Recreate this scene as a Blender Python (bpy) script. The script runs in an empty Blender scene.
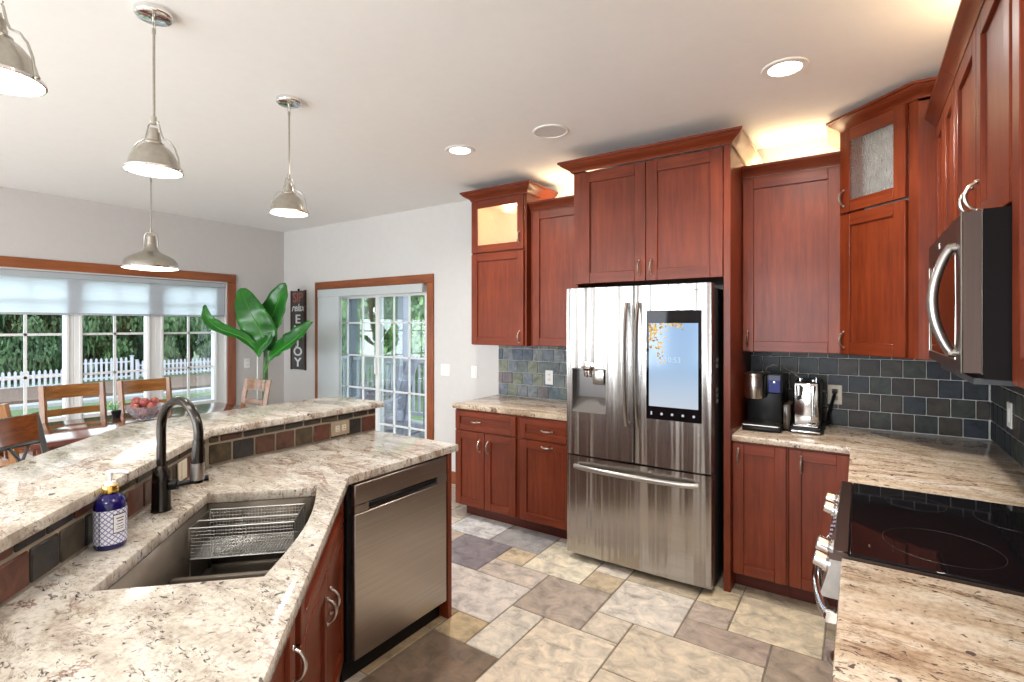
import bpy, bmesh, math, random
from mathutils import Vector, Matrix
random.seed(7)
C = bpy.context.scene.collection
PI = math.pi
S2 = math.sqrt(2)

# ------------------------------------------------------------------ camera, world, sun, exposure
cam_d = bpy.data.cameras.new('camera'); cam = bpy.data.objects.new('camera', cam_d); C.objects.link(cam)
cam.location = (0, 0, 1.55); cam.rotation_euler = (PI/2, 0, math.radians(34.07))
cam_d.sensor_width = 36; cam_d.lens = 514.55/1024*36; cam_d.shift_y = -15.5/1024
cam_d.clip_start = 0.05; cam_d.clip_end = 200
bpy.context.scene.camera = cam
sc = bpy.context.scene
sc.view_settings.view_transform = 'Standard'; sc.view_settings.look = 'None'
sc.view_settings.exposure = 0.08; sc.view_settings.gamma = 1.0; sc.view_settings.use_curve_mapping = False

world = bpy.data.worlds.new('world'); sc.world = world; world.use_nodes = True
bg = world.node_tree.nodes['Background']; bg.inputs[0].default_value = (0.78, 0.88, 1.0, 1); bg.inputs[1].default_value = 5.0

def lamp(name, kind, loc, rot, energy, color, **kw):
    d = bpy.data.lights.new(name, kind); d.energy = energy; d.color = color
    for k, v in kw.items(): setattr(d, k, v)
    o = bpy.data.objects.new(name, d); C.objects.link(o); o.location = loc; o.rotation_euler = rot
    return o
lamp('sun', 'SUN', (20, -20, 30), (math.radians(48), 0, math.radians(50)), 3.2, (1, .95, .86), angle=.02)

CAN_W = 19.0; PEND_W = 2.5; WARM = (1.0, .95, .90); NEUT = (1.0, .93, .85)

# added fill lamps, set in the two unseen windows behind the viewer
lamp('window_daylight', 'AREA', (-1.25, -3.22, 1.38), (math.radians(108), 0, 0), 112, (.92, .96, 1.0), shape='RECTANGLE', size=2.0, size_y=2.1)
lamp('window_daylight', 'AREA', (-4.05, -3.22, 1.38), (math.radians(108), 0, 0), 112, (.92, .96, 1.0), shape='RECTANGLE', size=2.2, size_y=2.1)

# ------------------------------------------------------------------ naming helpers
def tagit(o, label=None, cat=None, group=None, kind=None):
    if label: o['label'] = label
    if cat: o['category'] = cat
    if group: o['group'] = group
    if kind: o['kind'] = kind
    return o
MATS = {}
def thing(name, label=None, cat=None, loc=(0, 0, 0), rz=0.0, group=None, kind=None):
    o = bpy.data.objects.new(name, None); C.objects.link(o)
    o.location = loc; o.rotation_euler = (0, 0, rz); o.empty_display_size = .05
    MATS[o.name] = Matrix.Translation(Vector(loc)) @ Matrix.Rotation(rz, 4, 'Z')
    return tagit(o, label, cat, group, kind)
def root_matrix(o):
    while o is not None:
        if o.name in MATS: return MATS[o.name]
        o = o.parent
    return Matrix.Identity(4)

class MB:
    def __init__(s): s.bm = bmesh.new(); s.mi = 0; s.col = None; s.cl = None
    def _tag(s, faces, smooth=False):
        for f in faces:
            f.material_index = s.mi; f.smooth = smooth
            if s.col is not None:
                if s.cl is None: s.cl = s.bm.loops.layers.float_color.new('Col')
                for l in f.loops: l[s.cl] = s.col
    def box(s, x0, x1, y0, y1, z0, z1, bev=0.0, M=None, seg=1):
        if x1 < x0: x0, x1 = x1, x0
        if y1 < y0: y0, y1 = y1, y0
        if z1 < z0: z0, z1 = z1, z0
        t = bmesh.new()
        bmesh.ops.create_cube(t, size=1.0)
        for v in t.verts:
            v.co = Vector(((x0+x1)/2 + v.co.x*(x1-x0), (y0+y1)/2 + v.co.y*(y1-y0), (z0+z1)/2 + v.co.z*(z1-z0)))
        if bev > 0:
            b = min(bev, .45*min(x1-x0, y1-y0, z1-z0))
            bmesh.ops.bevel(t, geom=list(t.edges), offset=b, segments=seg, affect='EDGES', profile=.5)
        s.merge(t, M, smooth=(bev > 0 and seg > 1))
        return s
    def merge(s, t, M=None, smooth=False):
        mp = {}
        for v in t.verts: mp[v] = s.bm.verts.new(M @ v.co if M is not None else v.co)
        fs = []
        for f in t.faces:
            try: fs.append(s.bm.faces.new([mp[v] for v in f.verts]))
            except ValueError: pass
        s._tag(fs, smooth); t.free()
    def tube(s, pts, r, n=8, caps=True, closed=False, flat=None):
        pts = [Vector(p) for p in pts]; rs = r if isinstance(r, (list, tuple)) else [r]*len(pts)
        N = len(pts); rings = []
        up = None
        for i, p in enumerate(pts):
            if closed: d = (pts[(i+1) % N] - pts[i-1])
            else: d = pts[min(i+1, N-1)] - pts[max(i-1, 0)]
            if d.length < 1e-9: d = Vector((0, 0, 1))
            d.normalize()
            if up is None:
                up = Vector((0, 0, 1)) if abs(d.z) < .9 else Vector((1, 0, 0))
            a = d.cross(up)
            if a.length < 1e-6: a = d.cross(Vector((0, 1, 0)))
            a.normalize(); b = d.cross(a).normalized(); up = b if b.dot(up) > 0 else -b
            b2 = up
            fx = flat or (1, 1)
            rings.append([s.bm.verts.new(p + a*math.cos(2*PI*k/n)*rs[i]*fx[0] + b2*math.sin(2*PI*k/n)*rs[i]*fx[1]) for k in range(n)])
        fs = []
        for i in range(N if closed else N-1):
            A, B = rings[i], rings[(i+1) % N]
            for k in range(n):
                try: fs.append(s.bm.faces.new((A[k], A[(k+1) % n], B[(k+1) % n], B[k])))
                except ValueError: pass
        s._tag(fs, True)
        if caps and not closed:
            s._tag([s.bm.faces.new(rings[0]), s.bm.faces.new(list(reversed(rings[-1])))])
        return s
    def cyl(s, p0, p1, r, n=20, r1=None):
        return s.tube([p0, p1], [r, r if r1 is None else r1], n)
    def lathe(s, prof, n=32, M=None, smooth=True, closed_ends=True):
        rings = []
        T = M or Matrix.Identity(4)
        for (r, z) in prof:
            if r < 1e-6: rings.append([s.bm.verts.new(T @ Vector((0, 0, z)))])
            else: rings.append([s.bm.verts.new(T @ Vector((r*math.cos(2*PI*k/n), r*math.sin(2*PI*k/n), z))) for k in range(n)])
        fs = []
        for A, B in zip(rings, rings[1:]):
            for k in range(n):
                k2 = (k+1) % n
                if len(A) == 1 and len(B) == 1: continue
                if len(A) == 1: q = (A[0], B[k2], B[k])
                elif len(B) == 1: q = (A[k], A[k2], B[0])
                else: q = (A[k], A[k2], B[k2], B[k])
                try: fs.append(s.bm.faces.new(q))
                except ValueError: pass
        s._tag(fs, smooth)
        return s
    def prism(s, poly, z0, z1, hole=None, bev=0.0, M=None):
        t = bmesh.new()
        def loop(p): return [t.verts.new((x, y, z1)) for x, y in p]
        L = loop(poly); E = [t.edges.new((L[i], L[(i+1) % len(L)])) for i in range(len(L))]
        H = []
        if hole:
            H = loop(hole); E += [t.edges.new((H[i], H[(i+1) % len(H)])) for i in range(len(H))]
            bmesh.ops.triangle_fill(t, edges=E, use_beauty=True)
        else: t.faces.new(L)
        for f in t.faces:
            if f.normal.z < 0: f.normal_flip()
        t.normal_update()
        for f in t.faces:
            if f.normal.z < 0: f.normal_flip()
        top = list(t.faces); mp = {v: t.verts.new((v.co.x, v.co.y, z0)) for v in list(t.verts)}
        for f in top: t.faces.new([mp[v] for v in reversed(f.verts)])
        for lp in ([L] + ([H] if H else [])):
            for i in range(len(lp)):
                a, b = lp[i], lp[(i+1) % len(lp)]
                t.faces.new((a, mp[a], mp[b], b))
        bmesh.ops.recalc_face_normals(t, faces=t.faces)
        if bev > 0:
            ed = [e for e in t.edges if len(e.link_faces) == 2 and e.calc_face_angle(0) > .6 and abs(e.verts[0].co.z-e.verts[1].co.z) < 1e-5]
            bmesh.ops.bevel(t, geom=ed, offset=bev, segments=2, affect='EDGES', profile=.5)
        s.merge(t, M); return s
    def quad(s, a, b, c, d, smooth=False):
        f = s.bm.faces.new([s.bm.verts.new(Vector(p)) for p in (a, b, c, d)]); s._tag([f], smooth); return s
    def sphere(s, c, r, n=16, sc=(1, 1, 1)):
        prof = [(math.sin(PI*i/(n//2))*r, -math.cos(PI*i/(n//2))*r) for i in range(n//2+1)]
        return s.lathe(prof, n, Matrix.Translation(Vector(c)) @ Matrix.Diagonal((sc[0], sc[1], sc[2], 1)))
    def sweep(s, path, prof, closed=False):
        """mitred sweep in plan; prof = (outward, up); outward is to the right of travel"""
        P = [Vector((p[0], p[1])) for p in path]; z = path[0][2]; N = len(P); rings = []
        for i in range(N):
            ds = []
            if i > 0: ds.append((P[i]-P[i-1]).normalized())
            if i < N-1: ds.append((P[i+1]-P[i]).normalized())
            ns = [Vector((d.y, -d.x)) for d in ds]
            m = ns[0] if len(ns) == 1 else (ns[0]+ns[1])/(1+ns[0].dot(ns[1]))
            rings.append([s.bm.verts.new((P[i].x+m.x*o, P[i].y+m.y*o, z+u)) for o, u in prof])
        fs = []
        k = len(prof)
        for A, B in zip(rings, rings[1:]):
            for j in range(k): fs.append(s.bm.faces.new((A[j], A[(j+1) % k], B[(j+1) % k], B[j])))
        fs.append(s.bm.faces.new(rings[0])); fs.append(s.bm.faces.new(list(reversed(rings[-1]))))
        s._tag(fs); return s
    def grid(s, P, smooth=True):
        V = [[s.bm.verts.new(p) for p in row] for row in P]; fs = []
        for a, b in zip(V, V[1:]):
            for i in range(len(a)-1): fs.append(s.bm.faces.new((a[i], a[i+1], b[i+1], b[i])))
        s._tag(fs, smooth); return s

def part(name, mb, mats, parent=None, world=False, recalc=True, sol=0.0):
    bm = mb.bm
    if recalc: bmesh.ops.recalc_face_normals(bm, faces=bm.faces)
    if world and parent is not None:
        bm.transform(root_matrix(parent).inverted())
    me = bpy.data.meshes.new(name); bm.to_mesh(me); bm.free()
    if not isinstance(mats, (list, tuple)): mats = [mats]
    for m in mats: me.materials.append(m)
    me.set_sharp_from_angle(angle=math.radians(38))
    o = bpy.data.objects.new(name, me); C.objects.link(o)
    if parent is not None: o.parent = parent
    if sol:
        md = o.modifiers.new('solid', 'SOLIDIFY'); md.thickness = sol; md.offset = 0
    return o
def struct(name, mb, mats, parent=None, **k):
    o = part(name, mb, mats, parent, **k)
    if parent is None: o['kind'] = 'structure'
    return o
def copy_tree(o, parent=None):
    c = o.copy(); C.objects.link(c); c.parent = parent
    if o.name in MATS: MATS[c.name] = MATS[o.name]
    for ch in list(o.children): copy_tree(ch, c)
    return c
def text_mb(mb, body, size, M, ext=.0008, font_shear=0.0, spacing=1.0):
    cu = bpy.data.curves.new('lettering', 'FONT'); cu.body = body; cu.size = size; cu.extrude = ext
    cu.align_x = 'CENTER'; cu.align_y = 'CENTER'; cu.shear = font_shear; cu.space_character = spacing; cu.resolution_u = 3; cu.offset = size*.02 if size > .05 else 0
    o = bpy.data.objects.new('lettering', cu); C.objects.link(o)
    dg = bpy.context.evaluated_depsgraph_get(); me = bpy.data.meshes.new_from_object(o.evaluated_get(dg))
    t = bmesh.new(); t.from_mesh(me); bpy.data.objects.remove(o); bpy.data.meshes.remove(me); bpy.data.curves.remove(cu)
    mb.merge(t, M)

# ------------------------------------------------------------------ materials
def newmat(name):
    m = bpy.data.materials.new(name); m.use_nodes = True; nt = m.node_tree
    return m, nt, nt.nodes['Principled BSDF']
def N(nt, typ, **kw):
    n = nt.nodes.new(typ)
    for k, v in kw.items():
        if k.startswith('_'): setattr(n, k[1:], v)
        else: n.inputs[k.replace('__', ' ')].default_value = v
    return n
def ramp(nt, stops, interp='LINEAR'):
    r = nt.nodes.new('ShaderNodeValToRGB'); cr = r.color_ramp; cr.interpolation = interp
    while len(cr.elements) < len(stops): cr.elements.new(.5)
    for e, (p, c) in zip(cr.elements, stops): e.position = p; e.color = (*c, 1) if len(c) == 3 else c
    return r
def coords(nt, scale=(1, 1, 1), rot=(0, 0, 0), src='Object'):
    tc = nt.nodes.new('ShaderNodeTexCoord'); mp = nt.nodes.new('ShaderNodeMapping')
    mp.inputs['Scale'].default_value = scale; mp.inputs['Rotation'].default_value = rot
    nt.links.new(tc.outputs[src], mp.inputs[0]); return mp.outputs[0]
def noise(nt, vec, scale, detail=4, rough=.55, dist=0.0):
    n = nt.nodes.new('ShaderNodeTexNoise'); n.inputs['Scale'].default_value = scale
    n.inputs['Detail'].default_value = detail; n.inputs['Roughness'].default_value = rough; n.inputs['Distortion'].default_value = dist
    nt.links.new(vec, n.inputs['Vector']); return n.outputs['Fac']
def mix(nt, fac, a, b, mode='MIX'):
    m = nt.nodes.new('ShaderNodeMix'); m.data_type = 'RGBA'; m.blend_type = mode
    for sock, v in ((m.inputs[0], fac), (m.inputs[6], a), (m.inputs[7], b)):
        if hasattr(v, 'is_linked') or hasattr(v, 'links'): nt.links.new(v, sock)
        elif isinstance(v, (int, float)): sock.default_value = v
        else: sock.default_value = (*v, 1)
    return m.outputs[2]
def bump(nt, bsdf, h, strength=.2, dist=.002):
    b = nt.nodes.new('ShaderNodeBump'); b.inputs['Strength'].default_value = strength; b.inputs['Distance'].default_value = dist
    nt.links.new(h, b.inputs['Height']); nt.links.new(b.outputs[0], bsdf.inputs['Normal'])
def plain(name, col, rough=.5, metal=0.0, spec=.5, coat=0.0, var=0.0, emit=None, es=0.0, trans=0.0, ior=1.45):
    m, nt, b = newmat(name)
    b.inputs['Base Color'].default_value = (*col, 1); b.inputs['Roughness'].default_value = rough
    b.inputs['Metallic'].default_value = metal; b.inputs['Specular IOR Level'].default_value = spec
    b.inputs['Coat Weight'].default_value = coat; b.inputs['Coat Roughness'].default_value = .08
    b.inputs['Transmission Weight'].default_value = trans; b.inputs['IOR'].default_value = ior
    if var:
        f = noise(nt, coords(nt), 18, 3)
        r = ramp(nt, [(.3, tuple(max(0, c*(1-var)) for c in col)), (.7, tuple(min(1, c*(1+var)) for c in col))])
        nt.links.new(f, r.inputs[0]); nt.links.new(r.outputs[0], b.inputs['Base Color'])
    if emit: b.inputs['Emission Color'].default_value = (*emit, 1); b.inputs['Emission Strength'].default_value = es
    return m
def wood(name, dark, light, grain='Z', rough=.38, coat=.05, scale=1.0):
    m, nt, b = newmat(name)
    st = {'Z': (14, 14, 1.1), 'X': (1.1, 14, 14), 'Y': (14, 1.1, 14)}[grain]
    v = coords(nt, tuple(s*scale for s in st))
    f = noise(nt, v, 3.2, 6, .6, .6)
    v2 = coords(nt, (1, 1, 1)); g = noise(nt, v2, 3.0*scale, 3, .5)
    mid = tuple((a+c)/2 for a, c in zip(dark, light))
    r = ramp(nt, [(.25, dark), (.55, mid), (.8, light)]); nt.links.new(f, r.inputs[0])
    r2 = ramp(nt, [(.3, (.78, .74, .72)), (.7, (1.12, 1.12, 1.12))]); nt.links.new(g, r2.inputs[0])
    nt.links.new(mix(nt, 1.0, r.outputs[0], r2.outputs[0], 'MULTIPLY'), b.inputs['Base Color'])
    b.inputs['Roughness'].default_value = rough; b.inputs['Coat Weight'].default_value = coat; b.inputs['Coat Roughness'].default_value = .12
    b.inputs['Specular IOR Level'].default_value = .32; bump(nt, b, f, .04, .001)
    return m
CH_D, CH_L = (.108, .016, .005), (.225, .041, .010)
M_wood = wood('cherry_vertical', CH_D, CH_L, 'Z'); M_woodx = wood('cherry_horizontal', CH_D, CH_L, 'X')
WOOD = [M_wood, M_woodx]
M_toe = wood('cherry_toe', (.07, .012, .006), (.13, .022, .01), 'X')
M_maple_and_glare = wood('bare_maple', (.62, .50, .36), (.74, .62, .47), 'X', .45, .1)  # maple cabinet lining; on crown returns the pale tone imitates glare
M_trimw = wood('oak_trim', (.22, .062, .02), (.40, .135, .050), 'Y', .4, .15, .8)
M_trimwx = wood('oak_trim_across', (.20, .058, .02), (.38, .125, .048), 'X', .4, .15, .8)
M_trimwz = wood('oak_trim_upright', (.20, .055, .019), (.36, .115, .044), 'Z', .4, .15, .8)
M_chair = wood('chair_wood', (.13, .048, .011), (.36, .155, .040), 'Z', .3, .3)
M_chairx = wood('chair_wood_rail', (.13, .048, .011), (.36, .155, .040), 'X', .25, .4)
M_table = wood('table_wood', (.07, .018, .012), (.20, .06, .035), 'Y', .10, .7)
M_stoolw = wood('stool_wood', (.09, .025, .008), (.27, .085, .022), 'X', .2, .5)

def granite(name, rotz, tones, vcol, st=3.2, base=1.0):
    m, nt, b = newmat(name)
    v = coords(nt, (1.0, st, 1.0), (0, 0, rotz)); iso = coords(nt)
    def mask(vec, sc, det, rough, dist, stops):
        f = noise(nt, vec, sc, det, rough, dist); r = ramp(nt, stops); nt.links.new(f, r.inputs[0]); return r.outputs[0]
    big = noise(nt, v, 3.6, 6, .60, .8)
    r = ramp(nt, [(.32, tones[0]), (.44, tones[1]), (.53, tones[2]), (.70, tones[3])]); nt.links.new(big, r.inputs[0])
    K, W_ = (0, 0, 0), (1, 1, 1)
    # long thin coloured veins
    ve = mask(v, 2.6, 7, .62, .9, [(.478, K), (.494, W_), (.502, W_), (.520, K)])
    vp = mask(v, 1.7, 3, .5, .2, [(.42, K), (.56, W_)])
    c = mix(nt, mix(nt, 1.0, ve, vp, 'MULTIPLY'), r.outputs[0], vcol)
    # crystal grain
    gr = mask(iso, 75, 3, .6, .4, [(.34, (.70, .66, .62)), (.47, (.97, .96, .95)), (.64, (1.12, 1.12, 1.12))])
    c = mix(nt, .85, c, gr, 'MULTIPLY')
    # short dark dashes along the veins, gathered in drifts
    v2 = mask(v, 6.5, 8, .72, 1.1, [(.484, K), (.498, (.8, .8, .8)), (.512, K)])
    v2p = mask(v, 2.9, 4, .6, .4, [(.46, K), (.60, W_)])
    c = mix(nt, mix(nt, 1.0, v2, v2p, 'MULTIPLY'), c, tuple(.45*q for q in vcol))
    da = mask(v, 34, 5, .66, 1.2, [(.575, K), (.615, W_)])
    dp = mask(v, 3.1, 5, .6, .6, [(.47, K), (.58, W_)])
    c = mix(nt, mix(nt, 1.0, da, dp, 'MULTIPLY'), c, (.055, .040, .036))
    sp = mask(iso, 48, 2, .5, .6, [(.665, K), (.70, (.9, .9, .9))])
    c = mix(nt, sp, c, (.06, .045, .045))
    nt.links.new(c, b.inputs['Base Color']); b.inputs['Roughness'].default_value = .17
    b.inputs['Specular IOR Level'].default_value = .5
    return m
M_gran_r = granite('granite_right', math.radians(28), ((.35, .25, .165), (.52, .41, .29), (.61, .51, .39), (.68, .61, .51)), (.17, .075, .04))
M_gran_p = granite('granite_peninsula', math.radians(42), ((.31, .265, .215), (.46, .41, .345), (.56, .52, .45), (.65, .63, .59)), (.25, .165, .125), 2.6)

def tilemat(name, rough=.45, nscale=14, vary=.5, bumps=.35, light=False):
    m, nt, b = newmat(name)
    at = nt.nodes.new('ShaderNodeAttribute'); at.attribute_name = 'Col'
    f = noise(nt, coords(nt), nscale, 7, .65, .7)
    lo, hi = 1-vary, 1+vary
    r = ramp(nt, [(.3, (lo, lo, lo)), (.5, (1, 1, 1)), (.72, (hi, hi*.97, hi*.92))]); nt.links.new(f, r.inputs[0])
    c = mix(nt, 1.0, at.outputs['Color'], r.outputs[0], 'MULTIPLY')
    if light:
        p = noise(nt, coords(nt, (1, 2.6, 1), (0, 0, .35)), 4, 10, .80, .5)
        rp = ramp(nt, [(.55, (0, 0, 0)), (.66, (.8, .8, .8))]); nt.links.new(p, rp.inputs[0])
        c = mix(nt, rp.outputs[0], c, (.16, .13, .115))
        s = noise(nt, coords(nt), 95, 3, .6); rs = ramp(nt, [(.66, (0, 0, 0)), (.72, (.7, .7, .7))]); nt.links.new(s, rs.inputs[0])
        c = mix(nt, rs.outputs[0], c, (.22, .17, .12))
    nt.links.new(c, b.inputs['Base Color']); b.inputs['Roughness'].default_value = rough
    b.inputs['Specular IOR Level'].default_value = .28; bump(nt, b, f, bumps, .003)
    return m
M_slate = tilemat('slate_tile', .38, 16, .55, .4); M_trav = tilemat('travertine_tile', .36, 11, .42, .18, True)
M_grout = plain('grout_light', (.56, .55, .52), .9, var=.1); M_grout_b = plain('grout_tan', (.34, .29, .22), .9, var=.12)
M_grout_f = plain('grout_floor', (.20, .165, .12), .9, var=.15)

def steel(name, col=(.60, .57, .53), rough=.26, axis='Z', streak=0.0, aniso=0.0):
    m, nt, b = newmat(name)
    sc_ = {'Z': (260, 260, 2), 'X': (2, 260, 260), 'Y': (260, 2, 260), 'N': (60, 60, 60)}[axis]
    f = noise(nt, coords(nt, sc_), 1.0, 3, .6)
    r = ramp(nt, [(.3, tuple(c*.90 for c in col)), (.7, tuple(min(1, c*1.06) for c in col))]); nt.links.new(f, r.inputs[0])
    nt.links.new(r.outputs[0], b.inputs['Base Color'])
    b.inputs['Metallic'].default_value = 1.0; b.inputs['Roughness'].default_value = rough
    if streak:
        w = noise(nt, coords(nt, (11, 11, .25)), 1.0, 2, .5, .2); bump(nt, b, w, streak, .14)
    if aniso:
        tg = nt.nodes.new('ShaderNodeTangent'); tg.direction_type = 'RADIAL'; tg.axis = 'Z'
        b.inputs['Anisotropic'].default_value = aniso; nt.links.new(tg.outputs[0], b.inputs['Tangent'])
    return m
M_steel = steel('brushed_steel_fridge', (.45, .43, .405), .27, 'X', .35, .72)
M_steel_d = steel('brushed_steel_dark', (.30, .26, .235), .30, 'X')
M_steel_dw = steel('brushed_steel_dishwasher', (.42, .385, .35), .32, 'Y', .0, .6)
M_nickel = steel('satin_nickel', (.46, .43, .375), .28, 'N'); M_chrome = plain('chrome', (.82, .82, .82), .07, 1.0)
M_handle = steel('bar_handle_steel', (.42, .40, .375), .28, 'N')
M_micro = steel('dark_stainless', (.095, .068, .058), .42, 'Z')
M_sink = plain('sink_composite', (.125, .105, .082), .42, .35, var=.08)
M_bronze = plain('faucet_dark_steel', (.055, .050, .045), .20, .95)
M_black = plain('black_plastic', (.008, .008, .009), .33, spec=.25); M_blackg = plain('black_gloss', (.006, .005, .006), .04, spec=.22)
M_case = plain('microwave_case', (.006, .004, .004), .4, spec=.1)
M_dark = plain('dark_gap', (.01, .008, .008), .8); M_wire = plain('wire_steel', (.32, .315, .30), .32, 1.0); M_grey = plain('dark_grey_plastic', (.05, .05, .052), .4)
M_white = plain('white_plastic', (.80, .79, .76), .4); M_ivory = plain('ivory_plate', (.66, .60, .48), .4)
M_brownplate = plain('stone_look_plate', (.36, .29, .20), .45, var=.15)
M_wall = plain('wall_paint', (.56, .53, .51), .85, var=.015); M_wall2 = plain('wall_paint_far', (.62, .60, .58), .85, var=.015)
M_ceil = plain('ceiling_paint', (.86, .85, .84), .9, var=.01)
M_wframe = plain('window_vinyl', (.70, .70, .69), .4); M_base = plain('white_baseboard', (.82, .80, .76), .5)
M_lampw = plain('lamp_glow', (1, .95, .85), .5, emit=(1, .93, .80), es=9.0)
M_canw = plain('downlight_glow', (1, .95, .85), .5, emit=(1, .93, .82), es=14.0)
M_strip = plain('light_strip_glow', (1, .85, .6), .5, emit=(1, .78, .48), es=5.0)
M_apple = None
def glassmat(name, tint=(1, 1, 1), refl=.10, rough=0.0):
    m = bpy.data.materials.new(name); m.use_nodes = True; nt = m.node_tree; nt.nodes.clear()
    out = nt.nodes.new('ShaderNodeOutputMaterial'); t = nt.nodes.new('ShaderNodeBsdfTransparent'); t.inputs[0].default_value = (*tint, 1)
    g = nt.nodes.new('ShaderNodeBsdfGlossy'); g.inputs['Roughness'].default_value = rough
    lw = nt.nodes.new('ShaderNodeLayerWeight'); lw.inputs[0].default_value = .25
    mr = nt.nodes.new('ShaderNodeMath'); mr.operation = 'MULTIPLY_ADD'; mr.inputs[1].default_value = .5; mr.inputs[2].default_value = refl*.4
    nt.links.new(lw.outputs['Fresnel'], mr.inputs[0]); mx = nt.nodes.new('ShaderNodeMixShader')
    nt.links.new(mr.outputs[0], mx.inputs[0]); nt.links.new(t.outputs[0], mx.inputs[1]); nt.links.new(g.outputs[0], mx.inputs[2]); nt.links.new(mx.outputs[0], out.inputs[0])
    return m
M_pane = glassmat('window_pane', (.95, .98, .97), .08)
def rainglass(name, base, tr):
    m, nt, b = newmat(name)
    v = coords(nt, (1, 1, .45)); f = noise(nt, v, 70, 4, .6, .6)
    b.inputs['Base Color'].default_value = (*base, 1); b.inputs['Transmission Weight'].default_value = tr
    b.inputs['Roughness'].default_value = .12; b.inputs['IOR'].default_value = 1.3; bump(nt, b, f, .9, .006); return m
M_rain = rainglass('rain_glass', (.93, .91, .86), .93)
def fabric(name, col, tl=.6):
    m = bpy.data.materials.new(name); m.use_nodes = True; nt = m.node_tree; nt.nodes.clear()
    out = nt.nodes.new('ShaderNodeOutputMaterial'); d = nt.nodes.new('ShaderNodeBsdfDiffuse'); t = nt.nodes.new('ShaderNodeBsdfTranslucent')
    f = noise(nt, coords(nt, (120, 4, 120)), 1.5, 3); r = ramp(nt, [(.3, tuple(c*.93 for c in col)), (.7, col)]); nt.links.new(f, r.inputs[0])
    mx = nt.nodes.new('ShaderNodeMixShader'); mx.inputs[0].default_value = tl
    nt.links.new(r.outputs[0], d.inputs[0]); nt.links.new(r.outputs[0], t.inputs[0])
    nt.links.new(d.outputs[0], mx.inputs[1]); nt.links.new(t.outputs[0], mx.inputs[2]); nt.links.new(mx.outputs[0], out.inputs[0]); return m
M_shade = fabric('shade_fabric', (.90, .93, .96), .8); M_shade2 = fabric('panel_fabric', (.72, .76, .76), .35)
M_valance = plain('grey_valance', (.40, .43, .45), .7)
M_leaf, nt_, b_ = newmat('banana_leaf')
_f = noise(nt_, coords(nt_, (2, 2, 2)), 2.5, 3); _r = ramp(nt_, [(.3, (.008, .075, .010)), (.7, (.025, .20, .016))]); nt_.links.new(_f, _r.inputs[0]); nt_.links.new(_r.outputs[0], b_.inputs['Base Color'])
b_.inputs['Roughness'].default_value = .28
M_midrib = plain('leaf_midrib', (.07, .26, .04), .4); M_stem = plain('plant_stem', (.05, .12, .03), .5, var=.4)

# ------------------------------------------------------------------ room shell
XW, XL, YB, YN, ZC = .612, -6.17, 3.86, -3.2, 2.755
# floor, axis aligned multi-size pattern on a 0.208 m module
U = .208; FX0, FY0 = -1.60, 1.95
pal_f = [(.58, .51, .43), (.52, .45, .37), (.62, .56, .49), (.46, .39, .32), (.34, .28, .24), (.57, .52, .46), (.50, .45, .40), (.62, .56, .46)]
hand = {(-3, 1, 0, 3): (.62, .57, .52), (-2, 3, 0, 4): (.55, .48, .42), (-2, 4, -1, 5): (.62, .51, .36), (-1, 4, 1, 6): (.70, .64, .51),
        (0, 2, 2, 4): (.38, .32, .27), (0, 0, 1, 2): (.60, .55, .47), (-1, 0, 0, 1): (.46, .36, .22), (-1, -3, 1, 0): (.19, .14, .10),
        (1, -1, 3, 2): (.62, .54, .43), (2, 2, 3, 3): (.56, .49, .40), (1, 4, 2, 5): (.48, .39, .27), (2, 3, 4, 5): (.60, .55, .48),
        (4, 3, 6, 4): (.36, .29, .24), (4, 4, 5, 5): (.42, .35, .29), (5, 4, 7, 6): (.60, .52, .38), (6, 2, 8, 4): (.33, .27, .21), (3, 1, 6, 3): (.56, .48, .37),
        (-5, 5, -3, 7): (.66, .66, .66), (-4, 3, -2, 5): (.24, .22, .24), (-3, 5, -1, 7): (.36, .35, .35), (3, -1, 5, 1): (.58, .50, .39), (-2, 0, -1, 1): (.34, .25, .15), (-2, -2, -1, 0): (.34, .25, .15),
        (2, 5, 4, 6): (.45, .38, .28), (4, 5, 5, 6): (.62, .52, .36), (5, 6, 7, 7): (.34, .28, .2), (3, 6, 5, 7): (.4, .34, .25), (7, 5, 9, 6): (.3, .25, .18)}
occ = {}
I0, I1, J0, J1 = -22, 11, -25, 10
def fill(t, c):
    for i in range(t[0], t[2]):
        for j in range(t[1], t[3]): occ[(i, j)] = c
tiles = []
for t, c in hand.items():
    fill(t, c); tiles.append((t, c))
sizes = [(3, 2), (2, 2), (2, 3), (2, 1), (1, 2), (1, 1)]
rf = random.Random(3)
for j in range(J0, J1):
    for i in range(I0, I1):
        if (i, j) in occ: continue
        opts = sizes[:]; rf.shuffle(opts); opts.sort(key=lambda q: -q[0]*q[1] + rf.random()*4)
        for a, b in opts:
            if all((i+p, j+q) not in occ and i+p < I1 and j+q < J1 for p in range(a) for q in range(b)):
                c = rf.choice(pal_f); fill((i, j, i+a, j+b), c); tiles.append(((i, j, i+a, j+b), c)); break
mb = MB(); mb.mi = 1; mb.box(XL-.1, XW+.1, YN-.1, YB+.1, -.08, -.004)
mb.mi = 0; g = .004
for (a, b, c_, d), col in tiles:
    mb.col = (*col, 1); x0, x1, y0, y1 = FX0+a*U, FX0+c_*U, FY0+b*U, FY0+d*U
    x0 = max(x0, XL-.1); x1 = min(x1, XW+.1); y0 = max(y0, YN-.1); y1 = min(y1, YB+.1)
    if x1-x0 < .02 or y1-y0 < .02: continue
    mb.box(x0+g, x1-g, y0+g, y1-g, -.02, 0, .003)
mb.col = None
struct('floor', mb, [M_trav, M_grout_f])
mb = MB(); mb.box(XL-.15, XW+.15, YN-.15, YB+.15, ZC, ZC+.1); struct('ceiling', mb, M_ceil)
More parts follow.
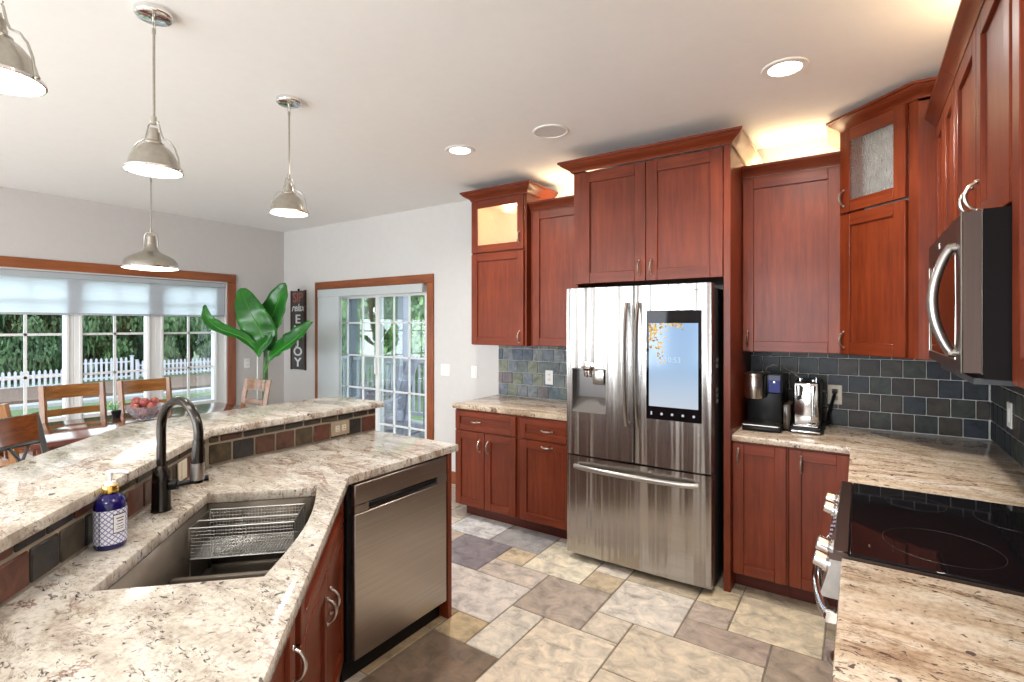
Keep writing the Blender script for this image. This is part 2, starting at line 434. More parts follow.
# window wall (left)
WY0, WY1, WZ0, WZ1 = .31, 3.137, .60, 2.06
mb = MB(); mb.box(XL-.15, XL, YN, WY0, 0, ZC); mb.box(XL-.15, XL, WY1, YB+.15, 0, ZC); mb.box(XL-.15, XL, WY0, WY1, 0, WZ0); mb.box(XL-.15, XL, WY0, WY1, WZ1, ZC)
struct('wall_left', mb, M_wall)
SX0, SX1, SZ1 = -5.407, -3.645, 1.985
mb = MB(); mb.box(XL, SX0, YB, YB+.15, 0, ZC); mb.box(SX1, XW+.15, YB, YB+.15, 0, ZC); mb.box(SX0, SX1, YB, YB+.15, SZ1, ZC)
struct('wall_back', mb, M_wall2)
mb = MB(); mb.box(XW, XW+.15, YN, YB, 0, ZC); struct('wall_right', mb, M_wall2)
mb = MB()
for x0, x1 in ((XL-.15, -5.2), (-2.9, -2.3), (-.2, XW+.15)): mb.box(x0, x1, YN-.15, YN, 0, ZC)
for x0, x1 in ((-5.2, -2.9), (-2.3, -.2)): mb.box(x0, x1, YN-.15, YN, 0, .3); mb.box(x0, x1, YN-.15, YN, 2.45, ZC)
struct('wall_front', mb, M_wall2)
# baseboards
mb = MB(); mb.box(-3.555, -2.76, YB-.014, YB, 0, .12, .003); mb.box(XL, SX0-.09, YB-.014, YB, 0, .12, .003); struct('baseboard_back', mb, M_trimwz)
mb = MB(); mb.box(XL, XL+.014, YN, YB-.014, 0, .12, .003); struct('baseboard_left', mb, M_trimw)
# windows in left wall
wins = [(.445, .98), (1.115, 1.655), (1.79, 2.326), (2.485, 3.01)]
zg0, zg1 = .69, 2.00
for n, (a, b) in enumerate(wins):
    lo = WY0 if n == 0 else (wins[n-1][1]+a)/2; hi = WY1 if n == 3 else (b+wins[n+1][0])/2
    mb = MB(); x0, x1 = XL-.11, XL-.03
    mb.box(x0, x1, lo, a, WZ0, WZ1, .004); mb.box(x0, x1, b, hi, WZ0, WZ1, .004); mb.box(x0, x1, a, b, WZ0, zg0, .004); mb.box(x0, x1, a, b, zg1, WZ1, .004)
    mb.box(x1, x1+.012, a-.03, a-.008, WZ0+.05, WZ1, .003); mb.box(x1, x1+.012, b+.008, b+.03, WZ0+.05, WZ1, .003)
    w = struct('window_%d' % (n+1), mb, M_wframe)
    mb = MB(); c_ = (a+b)/2; mb.box(XL-.078, XL-.062, c_-.011, c_+.011, zg0, zg1)
    for z in (1.078, 1.467, 1.80): mb.box(XL-.078, XL-.062, a, b, z-.011, z+.011)
    part('muntin_grid', mb, M_wframe, w)
    mb = MB(); mb.box(XL-.073, XL-.067, a, b, zg0, zg1); part('pane', mb, M_pane, w)
mb = MB()
mb.box(XL, XL+.02, WY0-.095, WY1+.097, WZ1, WZ1+.093, .004)
mb.mi = 1; mb.box(XL, XL+.02, WY1, WY1+.097, WZ0-.09, WZ1, .004); mb.box(XL, XL+.02, WY0-.095, WY0, WZ0-.09, WZ1, .004); mb.mi = 0
mb.box(XL, XL+.02, WY0-.095, WY1+.097, WZ0-.18, WZ0-.09, .004); mb.box(XL-.03, XL+.04, WY0-.095, WY1+.097, WZ0-.09, WZ0-.06, .004)
struct('trim_1', mb, [M_trimw, M_trimwz])
mb = MB()   # white jamb returns
mb.box(XL-.11, XL, WY1-.012, WY1, WZ0, WZ1); mb.box(XL-.11, XL, WY0, WY0+.012, WZ0, WZ1); mb.box(XL-.11, XL, WY0, WY1, WZ1-.012, WZ1); mb.box(XL-.11, XL-.0, WY0, WY1, WZ0-.06, WZ0)
struct('trim_2', mb, M_wframe)
# roller shade on window wall
t = thing('roller_shade', 'wide white roller shade lowered over the top of the dining windows', 'window shade', (XL+.03, 1.7, 1.66))
mb = MB(); mb.box(XL-.008, XL-.005, WY0+.03, 3.105, 1.665, 2.0); part('shade_fabric', mb, M_shade, t, world=True)
mb = MB(); mb.box(XL-.016, XL+.003, WY0+.03, 3.105, 1.648, 1.668, .004); part('bottom_rail', mb, M_valance, t, world=True)
mb = MB(); mb.box(XL-.055, XL-.0, WY0+.014, 3.122, 1.985, 2.046, .008); part('valance', mb, M_valance, t, world=True)

# sliding door
mb = MB(); y0, y1 = YB+.03, YB+.13
mb.box(SX0, SX0+.05, y0, y1, 0, SZ1); mb.box(SX1-.04, SX1, y0, y1, 0, SZ1); mb.box(SX0, SX1, y0, y1, SZ1-.05, SZ1); mb.box(SX0, SX1, y0, y1, 0, .04)
dr = struct('door_1', mb, M_wframe)
def slider(x0, x1, ya, cols):
    mb = MB(); st = .05
    mb.box(x0, x0+st, ya, ya+.035, .04, SZ1-.05, .003); mb.box(x1-st, x1, ya, ya+.035, .04, SZ1-.05, .003)
    mb.box(x0+st, x1-st, ya, ya+.035, .04, .13, .003); mb.box(x0+st, x1-st, ya, ya+.035, SZ1-.12, SZ1-.05, .003)
    p = part('door_panel', mb, M_wframe, dr)
    mb = MB()
    for k in range(1, cols):
        x = x0+st+(x1-x0-2*st)*k/cols; mb.box(x-.009, x+.009, ya+.010, ya+.024, .13, SZ1-.12)
    for z in (.46, .83, 1.205, 1.58): mb.box(x0+st, x1-st, ya+.010, ya+.024, z-.009, z+.009)
    part('muntin_grid', mb, M_wframe, p)
    mb = MB(); mb.box(x0+st, x1-st, ya+.014, ya+.020, .13, SZ1-.12); part('pane', mb, M_pane, p)
slider(-5.36, -4.43, YB+.085, 3); slider(-4.478, -3.68, YB+.04, 3)
mb = MB(); mb.tube([(-4.452, YB+.035, 1.0), (-4.452, YB+.01, 1.02), (-4.452, YB+.01, 1.18), (-4.452, YB+.035, 1.2)], .008, 8); part('door_handle', mb, M_white, dr)
mb = MB(); w_ = .088
mb.box(SX0-w_, SX1+w_, YB-.02, YB, SZ1, SZ1+w_, .004); mb.mi = 1
mb.box(SX0-w_, SX0, YB-.02, YB, 0, SZ1, .004); mb.box(SX1, SX1+w_, YB-.02, YB, 0, SZ1, .004)
struct('trim_3', mb, [M_trimwx, M_trimwz])
mb = MB(); mb.box(SX0, SX0+.012, YB, YB+.03, 0, SZ1); mb.box(SX1-.012, SX1, YB, YB+.03, 0, SZ1); mb.box(SX0, SX1, YB, YB+.03, SZ1-.012, SZ1); struct('trim_4', mb, M_trimwz)
t = thing('panel_blind', 'pale grey fabric panel blind stacked at left of the sliding door', 'blind', (-5.2, YB-.02, 0))
mb = MB(); mb.box(SX0+.01, SX1-.03, YB-.055, YB-.022, 1.885, 1.978, .006); part('valance', mb, M_shade2, t, world=True)
for k in range(3):
    mb = MB(); mb.box(SX0+.015+k*.012, -4.975-(2-k)*.01, YB-.05+k*.010, YB-.047+k*.010, .03, 1.89); part('fabric_panel', mb, M_shade2, t, world=True)

# ------------------------------------------------------------------ outside
M_grass = plain('lawn', (.060, .095, .036), .9, var=.35); M_mulch = plain('mulch_ground', (.095, .062, .048), .95, var=.4)
M_deck = plain('porch_boards', (.22, .22, .23), .7, var=.12); M_pick = plain('white_paint', (.35, .35, .41), .5)
def gz(x): return -1.45 + (min(max(-x-8, 0), 20))/20*.5
mb = MB(); mb.grid([[Vector((x, y, gz(x))) for y in (-20, -5, 0, 5, 10, 20, 45)] for x in (10, -8, -14, -18, -22, -28, -60)]); struct('ground_lawn', mb, M_grass)
mb = MB(); mb.prism([(-27.6, -6), (-27.6, 30), (-23.5, 30), (-22.5, 10), (-23.5, -6)], gz(-23)-.1, gz(-28)+.03); o = struct('mulch_bed', mb, M_mulch)
mb = MB(); mb.prism([(-22.6, -6), (-23.3, -6), (-22.3, 10), (-23.3, 30), (-22.6, 30), (-21.6, 10)], gz(-22)-.1, gz(-23)+.08); struct('garden_kerb', mb, M_deck)
# picket fence runs
def picket_run(label, x, y0, y1, ztop, zbot):
    t = thing('picket_fence', label, 'fence', (x, (y0+y1)/2, zbot), group='white picket fence runs across the yard')
    mb = MB(); n = int((y1-y0)/.185)
    for i in range(n):
        y = y0+.06+i*(y1-y0-.1)/n
        mb.prism([(y-.045, zbot+.05), (y+.045, zbot+.05), (y+.045, ztop-.06), (y, ztop), (y-.045, ztop-.06)], -.012, .012, M=Matrix(((0, 0, 1, x), (1, 0, 0, 0), (0, 1, 0, 0), (0, 0, 0, 1))))
    part('pickets', mb, M_pick, t, world=True)
    for z in (zbot+.16, ztop-.22):
        mb = MB(); mb.box(x-.05, x-.012, y0, y1, z-.035, z+.035); part('rail', mb, M_pick, t, world=True)
    for y in (y0, y1):
        mb = MB(); mb.box(x-.06, x+.05, y-.055, y+.055, gz(x)-.1, ztop+.02, .01); mb.prism([(x-.075, y-.07), (x+.065, y-.07), (x+.065, y+.07), (x-.075, y+.07)], ztop+.02, ztop+.06); part('post', mb, M_pick, t, world=True)
picket_run('white picket fence run seen through the left dining window', -28, 2.4, 7.6, -.28, -1.1)
picket_run('taller white picket fence run seen through the middle dining window', -28, 7.75, 9.9, .10, -.95)
picket_run('white picket fence run seen through the right dining window', -28, 10.1, 15.5, -.10, -.92)
picket_run('short white picket fence run seen past the far left window edge', -28, -3, 2.2, -.30, -1.1)
# trees
def leafmat(name, a, b2):
    m, nt, b = newmat(name)
    f = noise(nt, coords(nt), 1.6, 5, .7); r = ramp(nt, [(.3, a), (.7, b2)]); nt.links.new(f, r.inputs[0]); nt.links.new(r.outputs[0], b.inputs['Base Color']); b.inputs['Roughness'].default_value = .7; return m
M_ever = leafmat('evergreen', (.016, .038, .014), (.060, .125, .042)); M_decid = leafmat('light_foliage', (.05, .11, .035), (.20, .32, .12)); M_bark = plain('bark', (.09, .06, .04), .9, var=.3)
def foliage(seed, n, leaf, conic=True):
    r = random.Random(seed); mb = MB()
    lobes = [(r.uniform(0, 2*PI), r.uniform(.1, .95), r.uniform(.75, 1.15)) for _ in range(26)]
    for _ in range(n):
        a, h, q = r.choice(lobes)
        rad = (1-h*.85 if conic else math.sin(PI*min(.98, max(.08, h)))**.6)
        c = Vector((math.cos(a)*rad*q*.8, math.sin(a)*rad*q*.8, h))
        d = Vector((r.gauss(0, 1), r.gauss(0, 1), r.gauss(0, 1))).normalized()*r.uniform(.12, .34)
        p = c + Vector((d.x, d.y, d.z*.35))
        u = Vector((r.gauss(0, 1), r.gauss(0, 1), r.gauss(0, .6))).normalized(); v = u.cross(d).normalized() if u.cross(d).length > .01 else Vector((0, 0, 1))
        s_ = leaf*r.uniform(.6, 1.3)
        mb.quad(p-u*s_, p-v*s_*.45+Vector((0, 0, s_*.1)), p+u*s_, p+v*s_*.45)
    return mb
def tree_proto(name, label, seed, n, leaf, conic, fm, group):
    t = thing(name, label, 'tree', (0, 0, 0), group=group)
    f = part('foliage', foliage(seed, n, leaf, conic), fm, t, recalc=False)
    mb = MB(); mb.tube([(0, 0, -.02), (0, 0, .5), (.02, 0, .95)], [.05, .035, .01], 8); part('trunk', mb, M_bark, t)
    return t
ev = tree_proto('evergreen_tree', 'dark green evergreen standing behind the white picket fence', 5, 15000, .036, True, M_ever, 'evergreens behind the picket fence')
ev2 = tree_proto('evergreen_tree', 'dark green evergreen standing behind the white picket fence', 9, 15000, .036, True, M_ever, 'evergreens behind the picket fence')
de = tree_proto('leafy_tree', 'pale green leafy tree beyond the porch, seen through the sliding door', 12, 9000, .035, False, M_decid, 'leafy trees beyond the porch')
for i, (x, y, h, w) in enumerate([(-31, 1.5, 8, 2.2), (-31.5, 4.3, 9, 2.3), (-31, 6.8, 8.2, 2.1), (-31.5, 9.2, 9, 2.2), (-31, 11.6, 8.5, 2.2), (-32, 14.2, 9, 2.3), (-31, 17, 9, 2.4), (-31, -1.5, 8, 2.2), (-35, 3, 11, 3.2), (-35, 8, 11, 3.2), (-35, 13, 11, 3.2), (-35.5, 18.5, 12, 3.4)]):
    o = (ev if i == 0 else ev2) if i < 2 else copy_tree(ev if i % 2 else ev2)
    o.location = (x, y, gz(-28)); o.scale = (w, w, h); o.rotation_euler = (0, 0, i*1.3)
for i, (x, y, h, w) in enumerate([(-17.5, 15, 7.5, 2.6), (-21, 17.5, 8, 2.8), (-14, 16, 7, 2.4), (-24.5, 20, 9, 3.0), (-20, 22.5, 11, 3.6), (-28, 24, 11, 3.6)]):
    o = de if i == 0 else copy_tree(de)
    o.location = (x, y, -1.2); o.scale = (w, w, h); o.rotation_euler = (0, 0, i*2.1)
# porch
mb = MB(); mb.box(-10.5, -2.5, YB+.15, 6.35, -.22, -.06); struct('porch_floor', mb, M_deck)
mb = MB(); mb.box(-10.5, -2.5, YB+.15, 6.5, 2.55, 2.68); struct('porch_ceiling', mb, M_pick)
M_shadep = plain('slate_grey_paint', (.06, .075, .10), .6)  # shade on the white post, put into its colour
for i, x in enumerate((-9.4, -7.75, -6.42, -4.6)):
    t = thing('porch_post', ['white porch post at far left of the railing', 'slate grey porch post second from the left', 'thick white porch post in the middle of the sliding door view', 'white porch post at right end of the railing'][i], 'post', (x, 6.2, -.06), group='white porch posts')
    PM_ = M_shadep if i == 1 else M_pick
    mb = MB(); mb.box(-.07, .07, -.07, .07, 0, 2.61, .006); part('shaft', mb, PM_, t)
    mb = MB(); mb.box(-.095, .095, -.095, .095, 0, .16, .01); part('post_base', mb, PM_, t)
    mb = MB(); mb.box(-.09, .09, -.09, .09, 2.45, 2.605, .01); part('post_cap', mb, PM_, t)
t = thing('porch_railing', 'white porch railing with slim balusters between the posts', 'railing', (-7, 6.2, -.06))
mb = MB(); mb.box(-9.3, -4.7, 6.16, 6.24, .92, .97, .008); part('top_rail', mb, M_pick, t, world=True)
mb = MB(); mb.box(-9.3, -4.7, 6.17, 6.23, .06, .11, .008); part('bottom_rail', mb, M_pick, t, world=True)
mb = MB()
for i in range(36): x = -9.25+i*.128; mb.box(x-.017, x+.017, 6.183, 6.217, .1, .93)
part('balusters', mb, M_pick, t, world=True)
def rocker(label, x, y, rz):
    t = thing('rocking_chair', label, 'chair', (x, y, -.06), rz, group='white rocking chairs on the porch')
    for s_ in (-1, 1):
        mb = MB(); mb.tube([(s_*.27, -.45, .08), (s_*.27, -.2, .025), (s_*.27, .1, .02), (s_*.27, .42, .07)], .018, 6); part('rocker', mb, M_pick, t)
        mb = MB(); mb.tube([(s_*.27, .22, .04), (s_*.27, .25, .62)], .02, 6); part('leg', mb, M_pick, t)
        mb = MB(); mb.tube([(s_*.26, -.18, .04), (s_*.26, -.25, .6), (s_*.25, -.42, 1.12)], .02, 6); part('leg', mb, M_pick, t)
        mb = MB(); mb.box(s_*.27-.04, s_*.27+.04, -.32, .32, .62, .645, .005); part('armrest', mb, M_pick, t)
    mb = MB(); mb.box(-.25, .25, -.22, .28, .40, .43, .006); part('seat', mb, M_pick, t)
    mb = MB()
    for i in range(6):
        xx = -.2+i*.08; mb.tube([(xx, -.22, .42), (xx, -.41, 1.10)], .014, 6)
    mb.box(-.26, .26, -.45, -.41, 1.06, 1.18, .01); part('backrest', mb, M_pick, t)
rocker('white rocking chair on the porch, left of the thick post', -5.75, 5.2, 2.6)
rocker('white rocking chair on the porch, right of the thick post', -5.32, 4.55, 3.6)
t = thing('covered_grill', 'grill on wheels under a blue-grey cover on the porch', 'grill', (-4.78, 5.62, -.06), .5)
M_cover = plain('grill_cover', (.16, .20, .27), .7, var=.2)
mb = MB(); mb.box(-.40, .40, -.28, .28, .10, .72, .05, seg=2); mb.box(-.30, .30, -.24, .24, .66, .86, .09, seg=3); part('cover', mb, M_cover, t)
for s_ in (-1, 1):
    mb = MB(); mb.tube([(s_*.33, -.2, .07), (s_*.33+.03, -.2, .07)], .07, 16); part('wheel', mb, M_black, t)
    mb = MB(); mb.tube([(s_*.33, .2, .0), (s_*.33, .2, .14)], .025, 8); part('leg', mb, M_black, t)
t = thing('storage_box', 'dark grey covered box on the lawn beyond the right dining window', 'box', (-14, 6.6, gz(-14)), .3)
mb = MB(); mb.box(-.7, .7, -.55, .55, 0, .85, .05, seg=2); part('body', mb, M_grey, t)
mb = MB(); mb.box(-.75, .75, -.6, .6, .85, .93, .03, seg=2); part('lid', mb, M_grey, t)

# ------------------------------------------------------------------ tiles on walls
def tile_field(mb, O, ud, nd, u0, u1, z0, z1, pitch, rh, pal, seed, rowoff=None, zoff=0, th=.008, gap=.0045, avoid=None):
    """O origin, ud unit along, nd outward normal"""
    r = random.Random(seed); ud = Vector(ud); nd = Vector(nd); O = Vector(O)
    M = Matrix(((ud.x, nd.x, 0, O.x), (ud.y, nd.y, 0, O.y), (0, 0, 1, 0), (0, 0, 0, 1)))
    z = z0; row = 0
    while z < z1-.01:
        zt = min(z+rh, z1); off = (rowoff(row) if rowoff else 0) - pitch*2
        u = u0 + off
        while u < u1:
            a, b = max(u, u0), min(u+pitch, u1)
            if b-a > .012 and zt-z > .008:
                mb.col = (*r.choice(pal), 1)
                mb.box(a+gap/2, b-gap/2, 0, th+r.uniform(0, .0015), z+gap/2, zt-gap/2, .004, M=M)
            u += pitch
        z += rh; row += 1
    mb.col = None
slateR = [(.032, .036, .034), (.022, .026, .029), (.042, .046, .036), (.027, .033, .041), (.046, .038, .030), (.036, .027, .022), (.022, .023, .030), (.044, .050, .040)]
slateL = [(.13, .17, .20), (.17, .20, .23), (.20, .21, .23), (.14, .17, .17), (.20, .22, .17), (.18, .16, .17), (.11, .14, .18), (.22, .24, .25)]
P_ = .1068
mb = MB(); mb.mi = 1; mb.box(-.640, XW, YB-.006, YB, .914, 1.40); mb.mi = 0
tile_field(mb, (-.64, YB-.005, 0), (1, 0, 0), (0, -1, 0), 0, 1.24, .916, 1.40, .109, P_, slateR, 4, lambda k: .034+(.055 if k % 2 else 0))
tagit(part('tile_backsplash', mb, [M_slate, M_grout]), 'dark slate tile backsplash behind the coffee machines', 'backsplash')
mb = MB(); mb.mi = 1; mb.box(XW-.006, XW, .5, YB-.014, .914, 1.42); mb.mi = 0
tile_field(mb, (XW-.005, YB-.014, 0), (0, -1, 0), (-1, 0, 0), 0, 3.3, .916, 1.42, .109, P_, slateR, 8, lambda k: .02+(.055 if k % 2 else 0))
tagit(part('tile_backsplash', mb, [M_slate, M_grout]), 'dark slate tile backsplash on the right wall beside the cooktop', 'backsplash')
mb = MB(); mb.mi = 1; mb.box(-2.755, -1.63, YB-.006, YB, .914, 1.385); mb.mi = 0
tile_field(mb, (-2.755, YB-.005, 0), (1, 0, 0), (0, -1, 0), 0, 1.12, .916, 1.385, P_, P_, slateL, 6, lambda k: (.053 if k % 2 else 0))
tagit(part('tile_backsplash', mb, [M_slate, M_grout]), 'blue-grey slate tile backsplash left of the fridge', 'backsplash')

# ------------------------------------------------------------------ cabinets
def pull(parent, x, z, y, vert=True, L=.088, mat=None):
    """bow pull standing off a face at local y, towards -y"""
    mb = MB(); n = 9; pts = []; rs = []
    for i in range(n):
        q = i/(n-1); d = (q-.5)*L; o = .030*math.sin(PI*q)**.55 + .002; pts.append((x, y-o, z+d) if vert else (x+d, y-o, z)); rs.append(.0036+.0032*math.sin(PI*q))
    mb.tube(pts, rs, 8)
    for s_ in (-1, 1):
        c = (x, y-.004, z+s_*L/2) if vert else (x+s_*L/2, y-.004, z); mb.sphere(c, .0075, 10)
    return part('handle', mb, mat or M_nickel, parent)
def shaker(parent, x0, x1, z0, z1, y, rail=.058, name='door', handle=None, glass=None, t=.02):
    mb = MB(); yb = y+t
    mb.mi = 0; mb.box(x0, x0+rail, y, yb, z0, z1, .0022); mb.box(x1-rail, x1, y, yb, z0, z1, .0022)
    mb.mi = 1; mb.box(x0+rail, x1-rail, y, yb, z0, z0+rail, .0022); mb.box(x0+rail, x1-rail, y, yb, z1-rail, z1, .0022)
    if not glass:
        mb.mi = 0 if z1-z0 > .3 else 1; mb.box(x0+rail-.002, x1-rail+.002, y+.013, y+.018, z0+rail-.002, z1-rail+.002)
    d = part(name, mb, WOOD, parent)
    if glass:
        mb = MB(); mb.box(x0+rail-.004, x1-rail+.004, y+.008, y+.012, z0+rail-.004, z1-rail+.004); part('glass_pane', mb, glass, d)
    if handle:
        hx, hz, v = handle; pull(d, hx, hz, y, v)
    return d
CROWN = [(0, 0), (.010, .0), (.014, .012), (.028, .024), (.048, .036), (.064, .048), (.070, .058), (.078, .060), (.078, .075), (0, .075)]
CROWN_S = [(0, 0), (.008, 0), (.012, .012), (.028, .028), (.042, .044), (.048, .050), (.048, .064), (0, .064)]
def open_box(mb, x0, x1, y0, y1, z0, z1, t=.018):
    mb.box(x0, x0+t, y0, y1, z0, z1); mb.box(x1-t, x1, y0, y1, z0, z1); mb.box(x0+t, x1-t, y0, y1, z0, z0+t); mb.box(x0+t, x1-t, y0, y1, z1-t, z1); mb.box(x0+t, x1-t, y1-t, y1, z0+t, z1-t)

YF = 3.24     # base carcass face; doors stand 20 mm proud
# generic local-frame base cabinet: x along face, y depth
def base_unit(label, loc, rz, w, depth=.60, toe_in=(0, 0), hollow=False):
    t = thing('base_cabinet', label, 'cabinet', loc, rz)
    mb = MB()
    if hollow: mb.box(0, .018, 0, depth, .10, .874); mb.box(w-.018, w, 0, depth, .10, .874); mb.box(.018, w-.018, 0, depth, .10, .118); mb.box(.018, w-.018, depth-.012, depth, .118, .60); mb.box(.018, w-.018, 0, .018, .118, .874)
    else: mb.box(0, w, 0, depth, .10, .876, .001)
    part('carcass', mb, M_wood, t)
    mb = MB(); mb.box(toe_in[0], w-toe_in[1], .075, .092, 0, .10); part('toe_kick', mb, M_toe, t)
    return t
D = -.02
# left of the fridge
t = base_unit('cherry base cabinet left of the fridge with one drawer over two doors', (-2.745, YF, 0), 0, .622, .60, (.05, 0))
shaker(t, .008, .598, .712, .862, D, .045, 'drawer', (.22, .785, False))
shaker(t, .008, .300, .105, .700, D, .058, 'door', (.262, .60, True)); shaker(t, .306, .598, .105, .700, D, .058, 'door', (.344, .60, True))
t = base_unit('cherry base cabinet beside the fridge with one drawer over one tall pull-out door', (-2.122, YF, 0), 0, .482, .60)
shaker(t, .016, .455, .712, .862, D, .045, 'drawer', (.25, .785, False)); shaker(t, .016, .455, .105, .700, D, .058, 'door', (.25, .668, False))
# right of the fridge
t = base_unit('cherry base cabinet with one door right next to the fridge panel', (-.622, YF, 0), 0, .290, .60)
shaker(t, .006, .282, .105, .865, D, .058, 'door', (.035, .79, True))
t = base_unit('cherry corner base cabinet with one door beside the range', (-.330, YF, 0), 0, .292, .60)
shaker(t, .006, .285, .105, .865, D, .058, 'door', (.065, .79, True))
RZR = -PI/2
t = base_unit('cherry base cabinet on the right wall, far side of the range', (-.005, 3.235, 0), RZR, .765, .60)
shaker(t, .03, .75, .105, .70, D, .058, 'door', (.69, .6, True)); shaker(t, .03, .75, .712, .862, D, .045, 'drawer', (.39, .785, False))
t = base_unit('cherry base cabinet on the right wall, near side of the range', (-.005, 1.672, 0), RZR, 1.12, .60)
shaker(t, .01, .55, .105, .70, D, .058, 'door', (.5, .6, True)); shaker(t, .56, 1.1, .105, .70, D, .058, 'door', (.61, .6, True))
shaker(t, .01, .55, .712, .862, D, .045, 'drawer', (.28, .785, False)); shaker(t, .56, 1.1, .712, .862, D, .045, 'drawer', (.83, .785, False))

# upper cabinets, back wall (local frame: face plane y=0 at carcass face)
def upper(label, x0, x1, yface, z0, z1, crown=None, ends=(True, True), hollow=None, retmat=None, cut_right=None):
    w = x1-x0; t = thing('wall_cabinet', label, 'cabinet', (x0, yface, z0))
    dep = YB-yface
    mb = MB(); h = z1-z0
    if hollow is None: mb.box(0, w, 0, dep, 0, h, .001)
    else:
        mb.box(0, w, 0, dep, 0, hollow, .001); mb.mi = 0; open_box(mb, 0, w, .0, dep, hollow, h)
        mb.mi = 1; open_box(mb, .0185, w-.0185, .003, dep-.0185, hollow+.0185, h-.0185, .002)
    part('carcass', mb, [M_wood, M_maple_and_glare], t)
    if crown:
        pts = []
        if ends[0]: pts.append((0, dep, h))
        pts += [(0, 0, h), (w, 0, h)]
        if ends[1]: pts.append((w, dep, h))
        if not retmat:
            mb = MB(); mb.sweep(pts, crown); part('crown', mb, M_woodx, t)
        else:
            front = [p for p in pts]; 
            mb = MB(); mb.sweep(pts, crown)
            # pale tone on the side returns stands in for glare
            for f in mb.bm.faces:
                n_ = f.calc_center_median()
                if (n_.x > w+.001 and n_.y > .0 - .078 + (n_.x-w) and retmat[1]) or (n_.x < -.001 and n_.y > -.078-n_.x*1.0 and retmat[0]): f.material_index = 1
            part('crown', mb, [M_woodx, M_maple_and_glare], t)
    return t
# tall left with lit glass door on top
t = upper('tall cherry wall cabinet with a lit glass top door, left end of the back wall', -2.765, -2.212, 3.48, 1.385, 2.612, CROWN, hollow=.775)
shaker(t, .004, .535, .004, .770, D, .062, 'door', (.498, .075, True))
shaker(t, .004, .535, .782, 1.220, D, .062, 'door', (.498, .875, True), glass=M_rain)
mb = MB(); mb.box(.24, .31, .12, .19, 1.196, 1.208, .003); part('puck_light', mb, M_lampw, t)
lamp('cabinet_light', 'POINT', (-2.49, 3.62, 2.54), (0, 0, 0), 6.0, (1, .76, .48), shadow_soft_size=.02)
t = upper('cherry wall cabinet between the tall left cabinet and the fridge', -2.210, -1.646, 3.54, 1.385, 2.475, CROWN_S, ends=(False, False))
shaker(t, .03, .555, .004, 1.075, D, .062, 'door')
# over fridge
t = upper('deep cherry cabinet with two doors above the fridge', -1.645, -.660, 3.20, 1.835, 2.600, None)
shaker(t, .056, .516, .0, .755, D, .072, 'door', (.478, .085, True)); shaker(t, .520, .981, .0, .755, D, .072, 'door', (.556, .085, True))
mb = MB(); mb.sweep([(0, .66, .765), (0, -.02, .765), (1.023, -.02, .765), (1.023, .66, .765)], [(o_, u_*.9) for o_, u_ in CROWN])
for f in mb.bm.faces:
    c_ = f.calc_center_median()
    if c_.x > 1.024 and c_.y > -.02-.0 + .05: f.material_index = 1  # right return paled, glare put into its colour
part('crown', mb, [M_woodx, M_maple_and_glare], t)
t = thing('fridge_panel', 'tall cherry side panel standing at right of the fridge', 'panel', (-.641, 3.5, 0))
mb = MB(); mb.box(-.660, -.622, 3.18, YB, 0, 2.600, .002); part('board', mb, M_wood, t, world=True)
t = thing('fridge_panel', 'thin cherry side panel between the fridge and the left base cabinet', 'panel', (-1.6465, 3.5, 0))
mb = MB(); mb.box(-1.644, -1.634, 3.24, YB, 0, 1.834, .001); part('board', mb, M_wood, t, world=True)
# single right
t = upper('cherry wall cabinet with one large door above the coffee machines', -.621, -.088, 3.54, 1.385, 2.485, CROWN_S, ends=(False, False))
shaker(t, .006, .528, .004, 1.082, D, .062, 'door', (.036, .085, True))
# diagonal corner cabinet
A = (-.086, 3.515); B = (.237, 3.192)
t = thing('corner_wall_cabinet', 'diagonal cherry corner wall cabinet with a textured glass top door', 'cabinet', (A[0], A[1], 1.385), -PI/4)
wd = math.hypot(B[0]-A[0], B[1]-A[1])
foot = [(A[0], A[1]), (B[0], B[1]), (XW, B[1]), (XW, YB), (A[0], YB)]
mb = MB(); mb.prism(foot, 1.385, 2.165); mb.prism([(A[0], A[1]), (A[0], YB), (A[0]+.018, YB), (A[0]+.018, A[1])], 2.165, 2.665)
mb.prism([(B[0], B[1]), (XW, B[1]), (XW, B[1]+.018), (B[0], B[1]+.018)], 2.165, 2.665); mb.prism(foot, 2.645, 2.665)
mb.prism([(XW-.02, B[1]), (XW, B[1]), (XW, YB), (XW-.02, YB)], 2.165, 2.645); mb.prism([(A[0], YB-.02), (XW-.02, YB-.02), (XW-.02, YB), (A[0], YB)], 2.165, 2.645)
part('carcass', mb, M_wood, t, world=True)
lamp('cabinet_light', 'POINT', (.28, 3.50, 2.58), (0, 0, 0), 3.5, (1, .86, .68), shadow_soft_size=.02)
mb = MB(); mb.box(wd-.05, wd, 0, .018, 0, 1.28); mb.box(0, .012, 0, .018, 0, 1.28); part('face_frame', mb, M_wood, t)
mb = MB(); mb.box(.10, wd-.08, .05, .055, .80, 1.26); part('inner_sheet', mb, plain('grey_blue_paper', (.55, .58, .60), .6, var=.3), t)  # pale sheet added to brighten the view through the glass
shaker(t, .006, wd-.052, .004, .792, D, .066, 'door', (.036, .085, True)); shaker(t, .006, wd-.052, .804, 1.268, D, .066, 'door', (.036, .885, True), glass=M_rain)
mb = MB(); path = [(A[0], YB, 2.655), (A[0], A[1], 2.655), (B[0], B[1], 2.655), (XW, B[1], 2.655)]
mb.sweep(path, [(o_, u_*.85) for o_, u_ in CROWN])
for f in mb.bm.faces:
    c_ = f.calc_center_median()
    if c_.x < A[0]-.0005 and c_.y > A[1]+.06: f.material_index = 1  # left return paled to imitate glare
part('crown', mb, [M_woodx, M_maple_and_glare], t, world=True)

